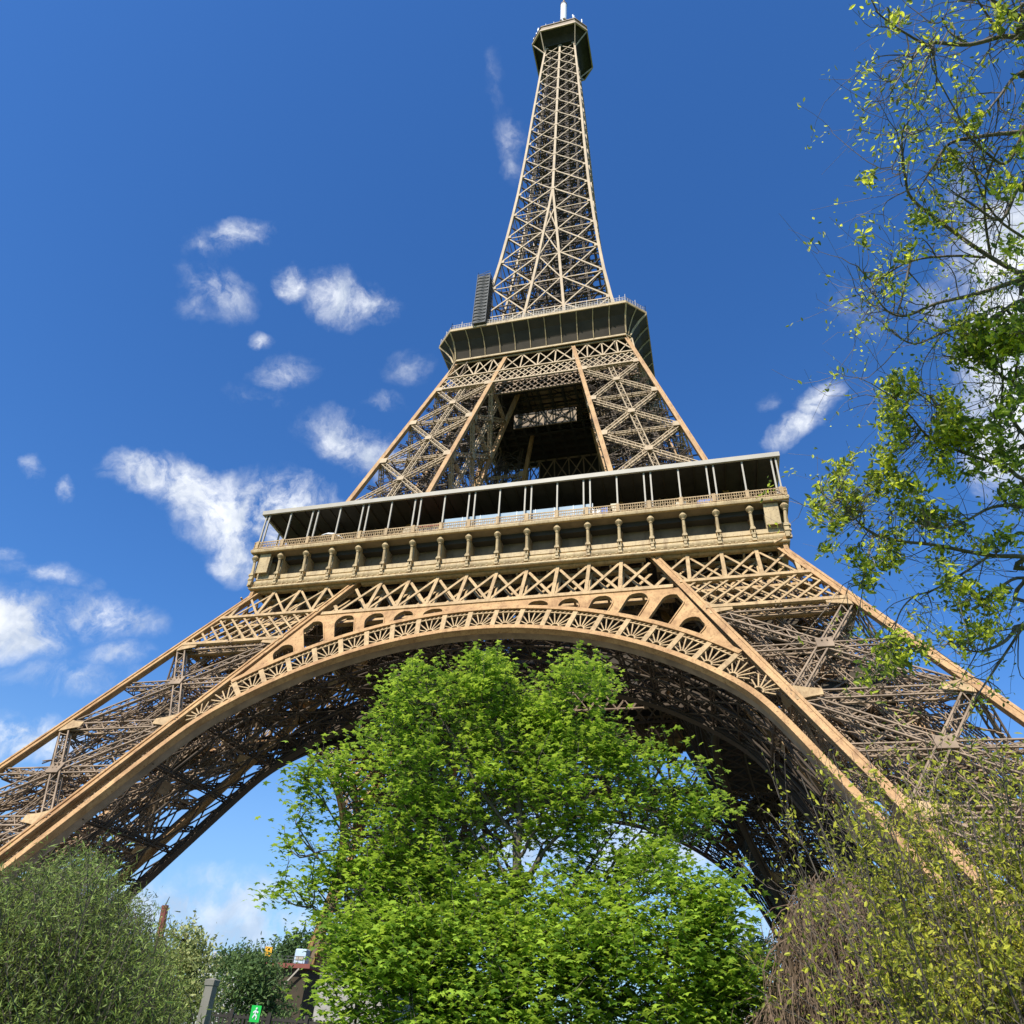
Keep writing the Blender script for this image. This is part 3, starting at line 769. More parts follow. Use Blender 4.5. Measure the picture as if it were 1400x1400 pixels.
# upper belt under second floor
ub = MB()
def ubelt(mb, o, s=1):
    sg2 = lambda p, q, w, t_, off: mb.bars(F2(*p, off+o), F2(*q, off+o), w, t_, UP2)
    for zc, w in ((101.2, .35), (105.0, .3), (110.3, .35)): sg2((-h2(zc)+.4, zc), (h2(zc)-.4, zc), w, .25, .12)
    xk = -19.5
    while xk < 19.5:
        for a, b, off in ((xk, xk+2.6, .18), (xk+2.6, xk, .26)):
            r = clipseg((a, 101.4), (b, 104.9), [(1, .26335, 30.8+.26335*57-.5), (-1, .26335, 30.8+.26335*57-.5)])
            if r: sg2(r[0], r[1], .2, .07, off)
        xk += 1.3
    e = [-17.2, -11.6, -6.3]
    xs2 = np.array([-17.4, -14.5, -11.8, -9.1, -6.5, -3.2, 0, 3.2, 6.5, 9.1, 11.8, 14.5, 17.4])
    for k in range(len(xs2)-1):
        a, b = xs2[k]*1.0, xs2[k+1]*1.0
        sg2((a*1.03, 105.1), (b, 110.2), .28, .1, .2) if k % 2 == 0 else sg2((a, 110.2), (b*1.03, 105.1), .28, .1, .2)
        sg2((b*1.03, 105.1), (a, 110.2), .18, .1, .3) if k % 2 == 0 else sg2((b, 110.2), (a*1.03, 105.1), .18, .1, .3)
        sg2((b*1.03, 105.1), (b, 110.2), .25, .12, .36)
ubelt(ub, 0)
UB = ub.build('upper_belt_girder', M_UP, T)
u2 = MB(); ubelt(u2, 2.6); u2.build('rear_lattice', M_OLD, UB)
rot4(UB, T)

# --- second platform
def octa(hf, ch, z_): 
    k = hf-ch
    return [(-k, -hf, z_), (k, -hf, z_), (hf, -k, z_), (hf, k, z_), (k, hf, z_), (-k, hf, z_), (-hf, k, z_), (-hf, -k, z_)]
sp_ = MB()
c0 = [(0, 0, 110.75)]*8
sp_.loft([octa(6.5, 1, 110.75), octa(17.0, .7, 110.75), octa(17.1, .8, 110.9), octa(17.7, 1.3, 112.4), octa(18.9, 2.3, 114.2), octa(20.3, 3.3, 115.5)])
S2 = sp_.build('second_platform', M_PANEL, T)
tp = MB()
tp.loft([octa(20.2, 3.3, 115.5), octa(20.5, 3.47, 115.55), octa(20.5, 3.47, 116.1), octa(20.2, 3.3, 116.12), octa(.1, .02, 116.12)])
tp.loft([octa(17.0, .7, 110.45), octa(17.25, .8, 110.45), octa(17.25, .8, 110.85), octa(17.0, .7, 110.9)])
tp.build('deck_edge', M_FRZ, S2)
pr = [(17.2, .7, 110.9), (17.8, 1.3, 112.4), (19.0, 2.3, 114.2), (20.38, 3.3, 115.45)]
BR = []
for k in range(12):
    f = -1+2*k/11.; ribs = MB()
    pts = [np.array([f*(hf-ch), -hf-.02, z_]) for hf, ch, z_ in pr]
    ribs.poly(pts, .16, .22, (0, -1, 0)) if 0 < k < 11 else ribs.poly(pts, .26, .3, (0, -1, 0)); BR.append(ribs.build('bracket', M_FRZ, S2))
ribs = MB(); ribs.poly([np.array([hf-ch/2, -hf+ch/2, z_]) for hf, ch, z_ in pr], .16, .2, (1, -1, 0)); BR.append(ribs.build('bracket', M_FRZ, S2))
for o in BR: rot4(o, S2)
tg = MB()      # girders under the second floor
for xk in np.arange(-15, 15.1, 2.5):
    tg.latt((xk, -16.6, 109.9), (xk, 16.6, 109.9), .4, 1.3, (0, 0, 1), .12, 1.5, .08)
    tg.latt((-16.6, xk, 109.85), (16.6, xk, 109.85), .4, 1.2, (0, 0, 1), .12, 1.5, .08)
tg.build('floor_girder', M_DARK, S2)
wp = MB()      # pale boxed-in beam with crossed braces seen under the second floor
c = at(742, 572, 104.); yy = c[1]; zz0 = c[2]
wp.box((-6.2, yy, zz0-1.7), (5.8, yy+.2, zz0+1.7)); WP = wp.build('boxed_beam', M_OLD, S2)
wx = MB()
for a, b in ((-6, -.6), (.4, 5.6)):
    wx.bars([(a, yy-.1, zz0-1.5), (a, yy-.16, zz0+1.5), (a, yy-.1, zz0-1.6), (a, yy-.1, zz0+1.6)], [(b, yy-.1, zz0+1.5), (b, yy-.16, zz0-1.5), (b, yy-.1, zz0-1.6), (b, yy-.1, zz0+1.6)], .35, .06, (0, -1, 0))
wx.bars([(-.1, yy-.1, zz0-1.8)], [(-.1, yy-.1, zz0+1.8)], .5, .2, (0, -1, 0))
wx.build('cross_brace', M_DARK, WP)
# closed lift shaft block under the floor (dark mass in the middle)
ls_ = MB()
for f in (-1, 1):
    ls_.box((-7.2, min(f*7.2, f*6.9), 103.2), (7.2, max(f*7.2, f*6.9), 110.7)); ls_.box((min(f*7.2, f*6.9), -6.89, 103.3), (max(f*7.2, f*6.9), 6.89, 110.7))
# railing with mesh on the deck
rl = MB()
o8 = np.array(octa(20.3, 3.4, 116.1))
for k in range(8):
    a, b = o8[k], o8[(k+1) % 8]; n_ = int(np.linalg.norm(b-a)/.5)
    t_ = np.linspace(0, 1, n_)[:, None]; p = a+(b-a)*t_
    rl.bars(p, p+[0, 0, 1.25], .05, .05, (0, -1, 0)); rl.bars(p[::4], p[::4]+[0, 0, 2.0], .08, .08, (0, -1, 0))
    for z_ in (.35, .75, 1.25): rl.bars([a+[0, 0, z_]], [b+[0, 0, z_]], .06, .07, (0, 0, 1))
rl.build('railing', M_CANOPY, S2)
kk_ = MB()
kk_.loft([octa(15.6, 3, 116.13), octa(15.6, 3, 118.6), octa(15.9, 3, 118.7), octa(15.9, 3, 119.0), octa(.1, .02, 119.05)])
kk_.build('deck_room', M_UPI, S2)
r2 = MB(); o8 = np.array(octa(15.6, 3., 119.))
for k in range(8):
    a, b = o8[k], o8[(k+1) % 8]; n_ = int(np.linalg.norm(b-a)/.6); t_ = np.linspace(0, 1, n_)[:, None]; p = a+(b-a)*t_
    r2.bars(p, p+[0, 0, 1.6], .06, .06, (0, -1, 0)); r2.bars([a+[0, 0, 1.1]], [b+[0, 0, 1.1]], .06, .08, (0, 0, 1))
r2.build('upper_railing', M_CANOPY, S2)

# --- upper shaft
zp = [110.5, 118, 124, 131, 138, 151, 159, 170, 180, 200, 225, 250, 268, 276]
hp_ = [16.7, 15.35, 14.35, 13.4, 12.6, 11.35, 10.75, 9.95, 9.3, 8.3, 7.3, 6.2, 5.3, 4.95]
h3 = lambda z: float(np.interp(z, zp, hp_))
i3 = lambda z: max(0., 4.75*(179.-z)/(179.-117.)) if z > 117 else 4.75+(117-z)*.21
lv3 = [116.2, 126.8, 137.8, 148.4, 159, 169.2, 179, 188.3, 197.3, 206, 214.5, 222.8, 230.8, 238.5, 246, 253.2, 260, 266.5, 272]
iw = MB()
for q in range(len(lv3)-1):
    a, b = lv3[q], lv3[q+1]; m = (a+b)/2
    for z_ in (a, m):
        H = h3(z_)-.7
        iw.bars([(-H, -H, z_), (H, -H, z_+.1)], [(H, H, z_), (-H, H, z_+.1)], .3, .3, (0, 0, 1))
        iw.bars([(0, -H, z_+.2), (-H, 0, z_+.3)], [(0, H, z_+.2), (H, 0, z_+.3)], .3, .3, (0, 0, 1))
        for f in (-.5, .5):
            iw.bars([(f*H, -H, z_+.4), (-H, f*H, z_+.5)], [(f*H, H, z_+.4), (H, f*H, z_+.5)], .2, .25, (0, 0, 1))
        for r_ in (.35, .65, .92): 
            v = H*r_; c = [(-v, -v, z_), (v, -v, z_), (v, v, z_), (-v, v, z_)]
            iw.bars(c, c[1:]+c[:1], .22, .22, (0, 0, 1))
    for sx_, sy_ in ((1, 1), (1, -1), (-1, 1), (-1, -1)):
        for r_ in (.33, .66):
            va, vb = h3(a)*r_, h3(b)*r_
            iw.latt((sx_*va, sy_*va, a), (sx_*vb, sy_*vb, b), .45, .45, (0, -1, 0), .12, .9, .07)
            iw.bars([(sx_*va, sy_*va, a), (sx_*va, sy_*va, a)], [(-sx_*vb, sy_*vb, b), (sx_*vb, -sy_*vb, b)], .16, .16, (0, -1, 0))
    for k in range(6):   # stairs
        z_ = a+(b-a)*k/6; dz = (b-a)/6; sg = 1 if k % 2 else -1
        iw.bars([(-1.6*sg, 1.2*sg, z_)], [(1.6*sg, 1.2*sg, z_+dz)], .9, .12, (0, 0, 1))
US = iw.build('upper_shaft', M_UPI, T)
for sx_, sy_ in ((1, 1), (1, -1), (-1, 1), (-1, -1)):
    us = MB(); us.poly([np.array([sx_*(h3(z)-.3), sy_*(h3(z)-.3), z]) for z in lv3], .62, .62, (0, -1, 0)); us.build('corner_rib', M_UP, US)
# faces: build front face, copy round
sr_ = MB()
for sg in (-1, 1):
    P_ = [np.array([sg*i3(z), -(h3(z)-.25), z]) for z in lv3[:7]]
    for k in range(6): sr_.bars(P_[k]+[0, .02*(sg > 0), 0], P_[k+1]+[0, .02*(sg > 0), 0], .55, .5, (0, -1, 0))
P_ = [np.array([0, -(h3(z)-.25), z]) for z in lv3[6:]]
for k in range(len(P_)-1): sr_.bars(P_[k], P_[k+1], .62, .5, (0, -1, 0))
SR = sr_.build('inner_rib', M_UP, US); 
F3 = lambda x, z, off: np.array([x, -(h3(z)-off), z])
nrm3 = (0, -1, .1)
for q in range(len(lv3)-1):
    a, b = lv3[q], lv3[q+1]; mb = MB(); w = .36 if q < 7 else .29; fl = M_UP
    for sg in (-1, 1):
        # outer-low to inner-high is the stronger member
        mb.bars(F3(sg*(h3(a)-.5), a, .2), F3(sg*(i3(b)+.1), b, .2), w, .2, nrm3)
        mb.bars(F3(sg*(i3(a)+.1), a, .34), F3(sg*(h3(b)-.5), b, .34), w*.9, .12, nrm3)
        if q < 6: mb.bars(F3(sg*(h3(a)-.5), a, .5), F3(sg*i3(a), a, .5), .28, .14, nrm3)
        c = F3(sg*(h3(b)-.8), b, .1); gus(mb, c, np.array(nrm3), np.array([1., 0, 0]), .9, .9)
    if q < 5:
        mb.bars(F3(-i3(a), a, .24), F3(i3(b), b, .24), w*.8, .14, nrm3); mb.bars(F3(i3(a), a, .38), F3(-i3(b), b, .38), w*.8, .14, nrm3)
        mb.bars(F3(-i3(a), a, .5), F3(i3(a), a, .5), .3, .14, nrm3)
    else:
        gus(mb, F3(0, b, .0), np.array(nrm3), np.array([1., 0, 0]), 1.1, 1.0)
    o = mb.build('cross_brace', M_UP, US)
    for k in (1, 2, 3): c = o.copy(); COL.objects.link(c); c.parent = US; c.rotation_euler = (0, 0, k*math.pi/2)
for k in (1, 2, 3): c = SR.copy(); COL.objects.link(c); c.parent = US; c.rotation_euler = (0, 0, k*math.pi/2)
# side lift shaft/dark mass behind lattice
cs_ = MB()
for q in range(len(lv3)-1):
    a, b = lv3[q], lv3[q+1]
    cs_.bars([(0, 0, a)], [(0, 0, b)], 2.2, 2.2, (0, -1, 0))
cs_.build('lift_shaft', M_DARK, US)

# --- top platform
tpf = MB()
tpf.loft([octa(.2, .05, 273.6), octa(5.0, .6, 273.6), octa(5.2, .6, 274.2), octa(6.6, 1.4, 275.6), octa(8.4, 2.7, 276.3), octa(9.2, 3.4, 276.4)])
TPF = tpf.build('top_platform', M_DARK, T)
te = MB()
te.loft([octa(9.0, 3.35, 275.7), octa(9.4, 3.45, 275.7), octa(9.4, 3.45, 276.6), octa(9.1, 3.4, 276.65)])
te.build('deck_edge', M_UP, TPF)
tb = MB()
tb.loft([octa(9.1, 3.4, 276.62), octa(8.9, 3.3, 279.4), octa(9.2, 3.45, 279.6), octa(9.2, 3.45, 280.0), octa(6.5, 2, 280.1), octa(6.3, 2, 284), octa(6.6, 2.2, 284.2), octa(3, .8, 286), octa(2.8, .8, 294), octa(3.4, 1, 295), octa(3.4, 1, 296), octa(1.4, .4, 300), octa(.1, .02, 300.5)])
tb.build('cabin', M_OLD, TPF)
for sx_, sy_ in ((1, 1), (1, -1), (-1, 1), (-1, -1)):
    tk = MB(); q0 = np.array([sx_*4.95, sy_*4.95, 268.5])
    tk.bars([q0, q0, q0], [(sx_*5.8, sy_*9.2, 275.8), (sx_*9.2, sy_*5.8, 275.8), (sx_*5., sy_*5., 274)], .3, .3, (0, 0, 1)); tk.build('corner_strut', M_UP, TPF)
al = MB()
r_ = random.Random(3)
ALS = []
for k in range(46):
    al = MB()
    a = octa(9.0, 3.4, 280); i_ = r_.randrange(8); p = lerp(np.array(a[i_]), np.array(a[(i_+1) % 8]), r_.random())
    hgt = r_.choice((1., 1.4, 2., 3.2)); al.bars([p], [p+[0, 0, hgt]], .12, .12, (0, -1, 0))
    if hgt > 1.6: al.bars([p+[0, 0, hgt*.5]], [p+[0, 0, hgt]], .32, .22, (0, -1, 0))
    al.build('aerial', M_WHITE, TPF)
an = MB()
an.lathe([(.9, 298), (.9, 302.6), (1.5, 303), (1.5, 303.5), (.7, 303.8), (.7, 305)], (0, 0, 0), 14)
an.lathe([(.4, 318.5), (1.3, 318.6), (1.3, 319), (.3, 319.2), (.25, 328), (.02, 330)], (0, 0, 0), 14)
AN = an.build('antenna_mast', M_OLD, TPF)
ac = MB(); ac.lathe([(.1, 304.6), (1.15, 304.7), (1.15, 318.4), (.1, 318.5)], (0, 0, 0), 16); ac.build('white_radome', M_WHITE, AN)

# --- scaffold lift on the left of the second deck
sc = MB(); d_ = ray(657, 446); c = CAM+d_*(116.6-CAM[2])/d_[2]; bx, by = c[0], c[1]; print('scaf', c)
zb_, zt_ = 116.2, 131.5
for a, b in ((-1.3, -1.3), (1.3, -1.3), (1.3, 1.3), (-1.3, 1.3)): sc.bars([(a, b, 0)], [(a, b, zt_-zb_)], .12, .12, (0, -1, 0))
z_ = 0.
while z_ < zt_-zb_-.1:
    c4 = [(-1.3, -1.3, z_), (1.3, -1.3, z_), (1.3, 1.3, z_), (-1.3, 1.3, z_)]; sc.bars(c4, c4[1:]+c4[:1], .1, .12, (0, 0, 1))
    c5 = [(p[0], p[1], z_+1.) for p in c4]; sc.bars(c4, c5[1:]+c5[:1], .07, .07, (0, 0, 1)); z_ += 1.
sc.box((-1.2, -1.2, .1), (1.2, 1.2, zt_-zb_-.5))
SC = thing('scaffold_tower', 'grey scaffold lift tower standing at the left end of the second deck', 'scaffold', (bx, by, zb_))
sc.build('mast_frame', M_MESH, SC)

# ------------------------------------------------------------------ things in the first floor gallery
def gx(u, v): # where a line of sight meets the plane just inside the railing
    d = ray(u, v); t_ = (-33.2-CAM[1])/d[1]; p = CAM+t_*d; return p[0], p[2]
def matc(name, c, **k): return mat(name, c, k.get('rough', .6), .08, 1.)
C_RED, C_CREAM, C_BLUE, C_TAN = matc('red_cloth', (.45, .09, .06)), matc('cream_board', (.62, .55, .38)), matc('blue_board', (.12, .18, .42)), matc('tan_cloth', (.45, .36, .22))
C_DK = matc('dark_board', (.04, .045, .06)); C_LB = matc('pale_blue_board', (.45, .56, .66))
# glass screen along the middle
gs = MB()
x0, _ = gx(615, 695); x1_, _ = gx(812, 680)
nP = 8
for k in range(nP):
    a, b = lerp(x0, x1_, k/nP), lerp(x0, x1_, (k+1)/nP); gs.box((a+.04, -34.5, 57.25), (b-.04, -34.46, 59.4))
GS = gs.build('glass_screen', M_GLASS); tag(GS, 'long pale glass screen standing behind the railing in the middle of the first gallery', 'glass screen')
gr = MB()
for k in range(nP+1): a = lerp(x0, x1_, k/nP); gr.box((a-.035, -34.53, 57.21), (a+.035, -34.43, 59.45))
gr.build('frame', M_WHITE, GS)
px, pz = gx(452, 735)
pa = MB(); pa.lathe([(1.9, 1.9), (1.5, 2.35), (.8, 2.65), (.1, 2.8), (.02, 2.78)], (0, 0, 0), 12); pa.lathe([(1.9, 1.9), (1.86, 1.86), (.1, 2.7)], (0, 0, 0), 12)
PA = thing('parasol', 'white dome parasol open behind the railing at the left of the gallery', 'parasol', (px, -32.6, 57.2)); pa.build('shade', M_WHITE, PA)
pa = MB(); pa.tube([(0, 0, 0), (0, 0, 2.7)], .05, .05, 8); pa.build('pole', M_CANOPY, PA)
def board(name, label, cat, u, v, w, hh, m, lean=0., z0=57.2, frame=M_CANOPY):
    x_, _ = gx(u, v); r = thing(name, label, cat, (x_, -33.4, z0))
    b = MB(); b.add([[-w/2-lean, 0, .5], [w/2-lean, 0, .5], [w/2+lean, 0, .5+hh], [-w/2+lean, 0, .5+hh], [-w/2-lean, .06, .5], [w/2-lean, .06, .5], [w/2+lean, .06, .5+hh], [-w/2+lean, .06, .5+hh]],
                   [[0,1,2,3],[5,4,7,6],[1,5,6,2],[4,0,3,7],[3,2,6,7],[4,5,1,0]]); b.build('panel', m, r)
    f = MB(); f.box((-w/2+.05, .07, 0), (-w/2+.13, .15, .5+hh*.8)); f.box((w/2-.13, .07, 0), (w/2-.05, .15, .5+hh*.8)); f.build('stand', frame, r)
board('tent_panel', 'tan sloping tent panel next to the dark booth in the gallery', 'tent', 563, 702, 1.8, 1.9, C_TAN, .35)
r = thing('booth', 'dark booth with a red awning in the left half of the gallery', 'booth', (gx(592, 708)[0], -32.8, 57.2))
b = MB(); b.box((-1.6, -.8, 0), (1.6, .8, 2.0)); b.build('cabin', C_DK, r)
b = MB(); b.add([[-1.7, -1.0, 2.0], [1.7, -1.0, 2.0], [1.3, .6, 2.6], [-1.3, .6, 2.6], [-1.7, -1.0, 1.9], [1.7, -1.0, 1.9], [1.3, .6, 2.5], [-1.3, .6, 2.5]], [[0,1,2,3],[7,6,5,4],[0,4,5,1],[1,5,6,2],[2,6,7,3],[3,7,4,0]]); b.build('awning', C_RED, r)
board('white_board', 'white display board left of the glass screen in the gallery', 'board', 633, 700, 1.1, 1.6, M_WHITE)
board('white_board', 'white display board just right of the glass screen in the gallery', 'board', 815, 686, 1.1, 1.6, M_WHITE)
board('banner', 'cream leaning banner in the right half of the gallery', 'banner', 842, 680, 1.0, 2.2, C_CREAM, -.2)
board('blue_board', 'small blue board beside the cream leaning banner', 'board', 826, 684, .9, 1.7, C_BLUE)
board('blue_board', 'blue board near the right end of the gallery', 'board', 962, 672, 1.9, 1.5, C_BLUE, .1)
board('menu_board', 'low cream menu board left of the blue board by the right end', 'board', 930, 680, 1.2, 1.4, C_CREAM)
def table(u, label):
    x_, _ = gx(u, 690); r = thing('cafe_table', label, 'table', (x_, -33.0, 57.2), group='cafe tables in the gallery')
    b = MB(); b.lathe([(.02, 1.14), (.5, 1.14), (.5, 1.18), (.02, 1.18)], (0, 0, 0), 14); b.build('table_top', M_WHITE, r)
    b = MB(); b.tube([(0, 0, .02), (0, 0, 1.14)], .04, .04, 8); b.lathe([(.3, 0), (.3, .03), (.04, .05)], (0, 0, 0), 12); b.build('leg', M_MESH, r)
for u, s_ in ((490, 'white cafe table right of the dome parasol'), (510, 'white cafe table second to the right of the dome parasol'), (868, 'white cafe table right of the leaning cream banner'), (890, 'white cafe table left of the low menu board')): table(u, s_)

# ------------------------------------------------------------------ vegetation helpers
def rotmats(n, up_bias=0., rg=rng):
    """random frames; up_bias>0 keeps leaves near horizontal"""
    nrm_ = rg.normal(size=(n, 3)); nrm_ /= np.linalg.norm(nrm_, axis=1)[:, None]
    nrm_ = nrm_*(1-up_bias)+np.array([0, 0, up_bias]); nrm_ /= np.linalg.norm(nrm_, axis=1)[:, None]
    x = rg.normal(size=(n, 3)); x -= nrm_*(x*nrm_).sum(1)[:, None]; x /= np.linalg.norm(x, axis=1)[:, None]
    return np.stack([x, np.cross(nrm_, x), nrm_], 1)      # rows = axes
STAR = [(0, 0, 0)]
for k, (ang, rad) in enumerate(((-90, .16), (-52, .42), (-28, .26), (-2, .52), (28, .28), (60, .46), (90, .62), (120, .46), (152, .28), (182, .52), (208, .26), (232, .42))):
    pass
sa = [(-90, .10), (-45, .38), (-15, .24), (15, .50), (50, .27), (90, .60), (130, .27), (165, .50), (195, .24), (225, .38)]
STAR += [(r_*math.cos(R(a)), r_*math.sin(R(a)), -.35*r_*r_) for a, r_ in sa]
STARV = np.array(STAR); STARF = np.array([[0, 10, 1, 2], [0, 2, 3, 4], [0, 4, 5, 6], [0, 6, 7, 8], [0, 8, 9, 10]])
OVV = np.array([(0, -.5, 0), (.2, -.15, .05), (.17, .2, .04), (0, .5, -.06), (-.17, .2, .04), (-.2, -.15, .05)]); OVF = np.array([[0, 1, 2, 3], [0, 3, 4, 5]])
NAV = np.array([(0, -.5, 0), (.09, 0, .02), (0, .5, -.03), (-.09, 0, .02)]); NAF = np.array([[0, 1, 2, 3]])
def leaves(mb, P, size, V=STARV, F=STARF, bias=.5, rg=rng, frames=None):
    n = len(P); M = rotmats(n, bias, rg) if frames is None else frames
    s_ = size*rg.uniform(.45, 1.3, n)
    W_ = np.einsum('kj,nji->nki', V, M)*s_[:, None, None]+P[:, None]
    K = len(V); mb.add(W_.reshape(-1, 3), (F[None]+K*np.arange(n)[:, None, None]).reshape(-1, F.shape[1]))
def curve(a, b, bend, n=6, rg=rng):
    a = np.array(a, float); b = np.array(b, float); L_ = np.linalg.norm(b-a); t_ = np.linspace(0, 1, n)[:, None]
    o = rg.normal(size=3)*bend*L_; o[2] -= abs(bend)*L_*.3
    return a+(b-a)*t_+np.sin(t_*math.pi)*o + rg.normal(size=(n, 3))*L_*.012*np.sin(t_*math.pi)

def lobed_tree(name, label, cat, base, fork, lobes, D, leaf, mleaf, mbark, ncl, per, trunk_r, cr=.38, V=STARV, F=STARF, bias=.5, rg=None, depth=2.2, group=None, leader=None, fill=.25, shoot=.35):
    """lobes = (u, v, ru, rv, weight, depth offset) seen from the lawn; the crown is grown round real points in space"""
    rg = rg or rng
    r = thing(name, label, cat, base, group); B = np.array(base, float)
    wood, lv_ = MB(), MB()
    fork = np.array(fork); nodes = []
    tr = curve(B, fork, .03, 8, rg); wood.tube(tr-B, trunk_r, trunk_r*.6, 9)
    led = None
    if leader is not None:
        led = np.concatenate([tr[2:]]+[curve(a_, b_, .03, 6, rg)[1:] for a_, b_ in zip([fork]+leader[:-1], leader)])
        wood.tube(np.concatenate([tr[-1:], led[6:]])-B, trunk_r*.62, .02, 8)
    Ls = []
    for (u, v, ru, rv, wt, do) in lobes:
        c = at(u, v, D+do); ppm = FPX/ (np.linalg.norm(c-CAM)); Ls.append((c, ru/ppm, rv/ppm, wt))
    for (c, a, b, wt) in Ls:
        st = tr[rg.integers(5, 8)] if c[2] > fork[2] else lerp(B, fork, np.clip((c[2]-B[2])/(fork[2]-B[2])*.7, .2, .9))
        mid = lerp(st, c, .5)+np.array([0, 0, -.08*np.linalg.norm(c-st)])
        if led is not None:
            hd = np.hypot(*(c[:2]-led[:, :2]).T); want = c[2]-hd*.95-.4; st = led[np.argmin(np.abs(led[:, 2]-want))]
            mid = lerp(st, c, .55)+rg.normal(size=3)*.12
        t_ = np.linspace(0, 1, 9)[:, None]; P_ = (1-t_)**2*st+2*t_*(1-t_)*mid+t_**2*(c+[0, 0, b*.5]); P_ += rg.normal(size=P_.shape)*.03
        wood.tube(P_-B, trunk_r*(.42 if led is None else .27), trunk_r*.08, 6); nodes += list(P_[2:])
    nodes = np.array(nodes); tw = sum(x[3]*x[1]*x[2] for x in Ls)
    d = np.array([*(ray(700, 700)[:2]), 0]); d /= np.linalg.norm(d); sdv = np.array([-d[1], d[0], 0])
    for (c, a, b, wt) in Ls:
        m = max(3, int(ncl*wt*a*b/tw)); dp = min(depth, .5*(a+b)*1.1)
        for _ in range(m):
            v_ = rg.normal(size=3); v_ /= np.linalg.norm(v_); v_ *= rg.random()**(fill)
            p = c+sdv*v_[0]*a+np.array([0, 0, 1])*v_[2]*b+d*v_[1]*dp
            if p[2] < .25: continue
            nd = nodes[np.argmin(((nodes-p)**2).sum(1)+np.where(nodes[:, 2] > p[2], .6, 0))]
            tp_ = curve(nd, p, .12, 5, rg); wood.tube(tp_-B, .018, .006, 4)
            k = int(per*rg.uniform(.6, 1.3)); o = rg.normal(size=(k, 3))*np.array([cr, cr, cr*.62])*rg.uniform(.7, 1.25)
            o[:, 2] -= .25*(o[:, 0]**2+o[:, 1]**2)
            leaves(lv_, p+o-B, leaf, V, F, bias, rg)
            # a few leading shoots
            if rg.random() < shoot:
                q = p+np.array([rg.normal()*.22, rg.normal()*.22, cr*rg.uniform(1.1, 2.6)]); wood.tube(curve(p, q, .05, 4, rg)-B, .008, .004, 4)
                kq = max(4, k//4); f_ = rg.random((kq, 1)); leaves(lv_, lerp(p, q, f_)+rg.normal(size=(kq, 3))*.06-B, leaf*.9, V, F, bias, rg)
    wood.build('trunk', mbark, r, True); lv_.build('crown', mleaf, r)
    return r

# --- central tree
D0 = 16.
base = at(690, 1395, D0); base[2] = 0
lobes = [(655,955,46,66,1.0,0),(658,925,20,44,2.2,0),(577,965,44,58,1,-.3),(562,930,14,24,1.2,0),(790,968,66,58,1.1,0),(800,920,30,26,.9,.2),(710,1020,80,46,1.1,.4),(862,1042,52,42,1.1,0),(918,1098,38,36,1,.2),(722,965,46,40,.9,.2),(955,1075,22,34,.7,0),
 (520,1015,38,30,.9,.2),(452,1062,44,30,.8,.2),(590,1060,86,56,1.1,0),(780,1075,92,58,1.2,0),(418,1090,26,46,.55,0),(400,1145,20,20,.35,0),(393,1218,20,12,.25,0),(425,1220,28,16,.35,0),(455,1095,34,50,.6,0),(655,1205,64,44,.75,.5),(835,1160,60,40,.75,.3),(725,1245,70,40,.9,.4),(765,1135,60,36,.7,.4),(560,1200,60,50,.8,.2),(880,1195,46,40,.6,.2),
 (560,1140,80,56,1,-.2),(475,1165,44,44,.75,0),(655,1130,44,40,.45,.8),(870,1110,54,32,.75,.2),(960,1120,30,18,.45,0),(505,1225,62,46,1.1,0),(640,1265,60,40,1,0),(560,1290,60,40,1,0),(600,1235,66,44,1,.2),(620,1180,46,30,.4,.6),(760,1170,50,30,.3,.8),(820,1190,50,26,.45,.5),
 (475,1275,36,34,.9,0)]
lobed_tree('broadleaf_tree', 'tall fresh green broadleaf tree standing in the middle under the tower arch', 'tree', base, at(708, 1215, D0), lobes, D0, .165, M_LEAF, M_BARK, 640, 50, .15, .25, bias=.66, rg=np.random.default_rng(11), shoot=.85, leader=[at(712, 1120, D0), at(690, 1030, D0), at(668, 940, D0)])
D1 = 14.6
lobes = [(510,1350,56,50,1,0),(575,1330,76,56,1,0),(660,1330,90,56,1,.3),(760,1310,70,44,1,.2),(850,1262,50,44,1,0),(885,1205,40,40,.7,.5),(925,1250,44,46,1,0),(975,1235,36,40,.9,0),(1000,1225,20,24,.5,0),(960,1320,70,60,1,0),(1010,1365,46,44,.9,0),
 (860,1330,90,60,1,.2),(985,1285,40,50,.8,0),(690,1290,60,40,.9,.2),(590,1290,50,36,.8,.2),(600,1215,46,46,.6,.8),(490,1245,34,40,.6,.5),(680,1195,36,40,.4,1.),(760,1370,100,50,1,0),(620,1390,110,40,1,0),(480,1402,44,22,.8,0),(920,1390,100,36,1,0),(795,1250,44,34,.8,.2),(740,1215,40,30,.6,.6),(520,1280,50,36,.8,.2),(650,1240,44,34,.6,.4)]
base = at(800, 1400, D1); base[2] = 0
lobed_tree('broadleaf_tree', 'lower bushy bright green tree in front of the tall central tree, filling the bottom middle', 'tree', base, at(790, 1400, D1)*[1, 1, 1]+[0, 0, .2], lobes, D1, .168, M_LEAF, M_BARK, 590, 50, .11, .24, bias=.64, rg=np.random.default_rng(12), shoot=.5, leader=[at(770, 1330, D1), at(800, 1270, D1)])

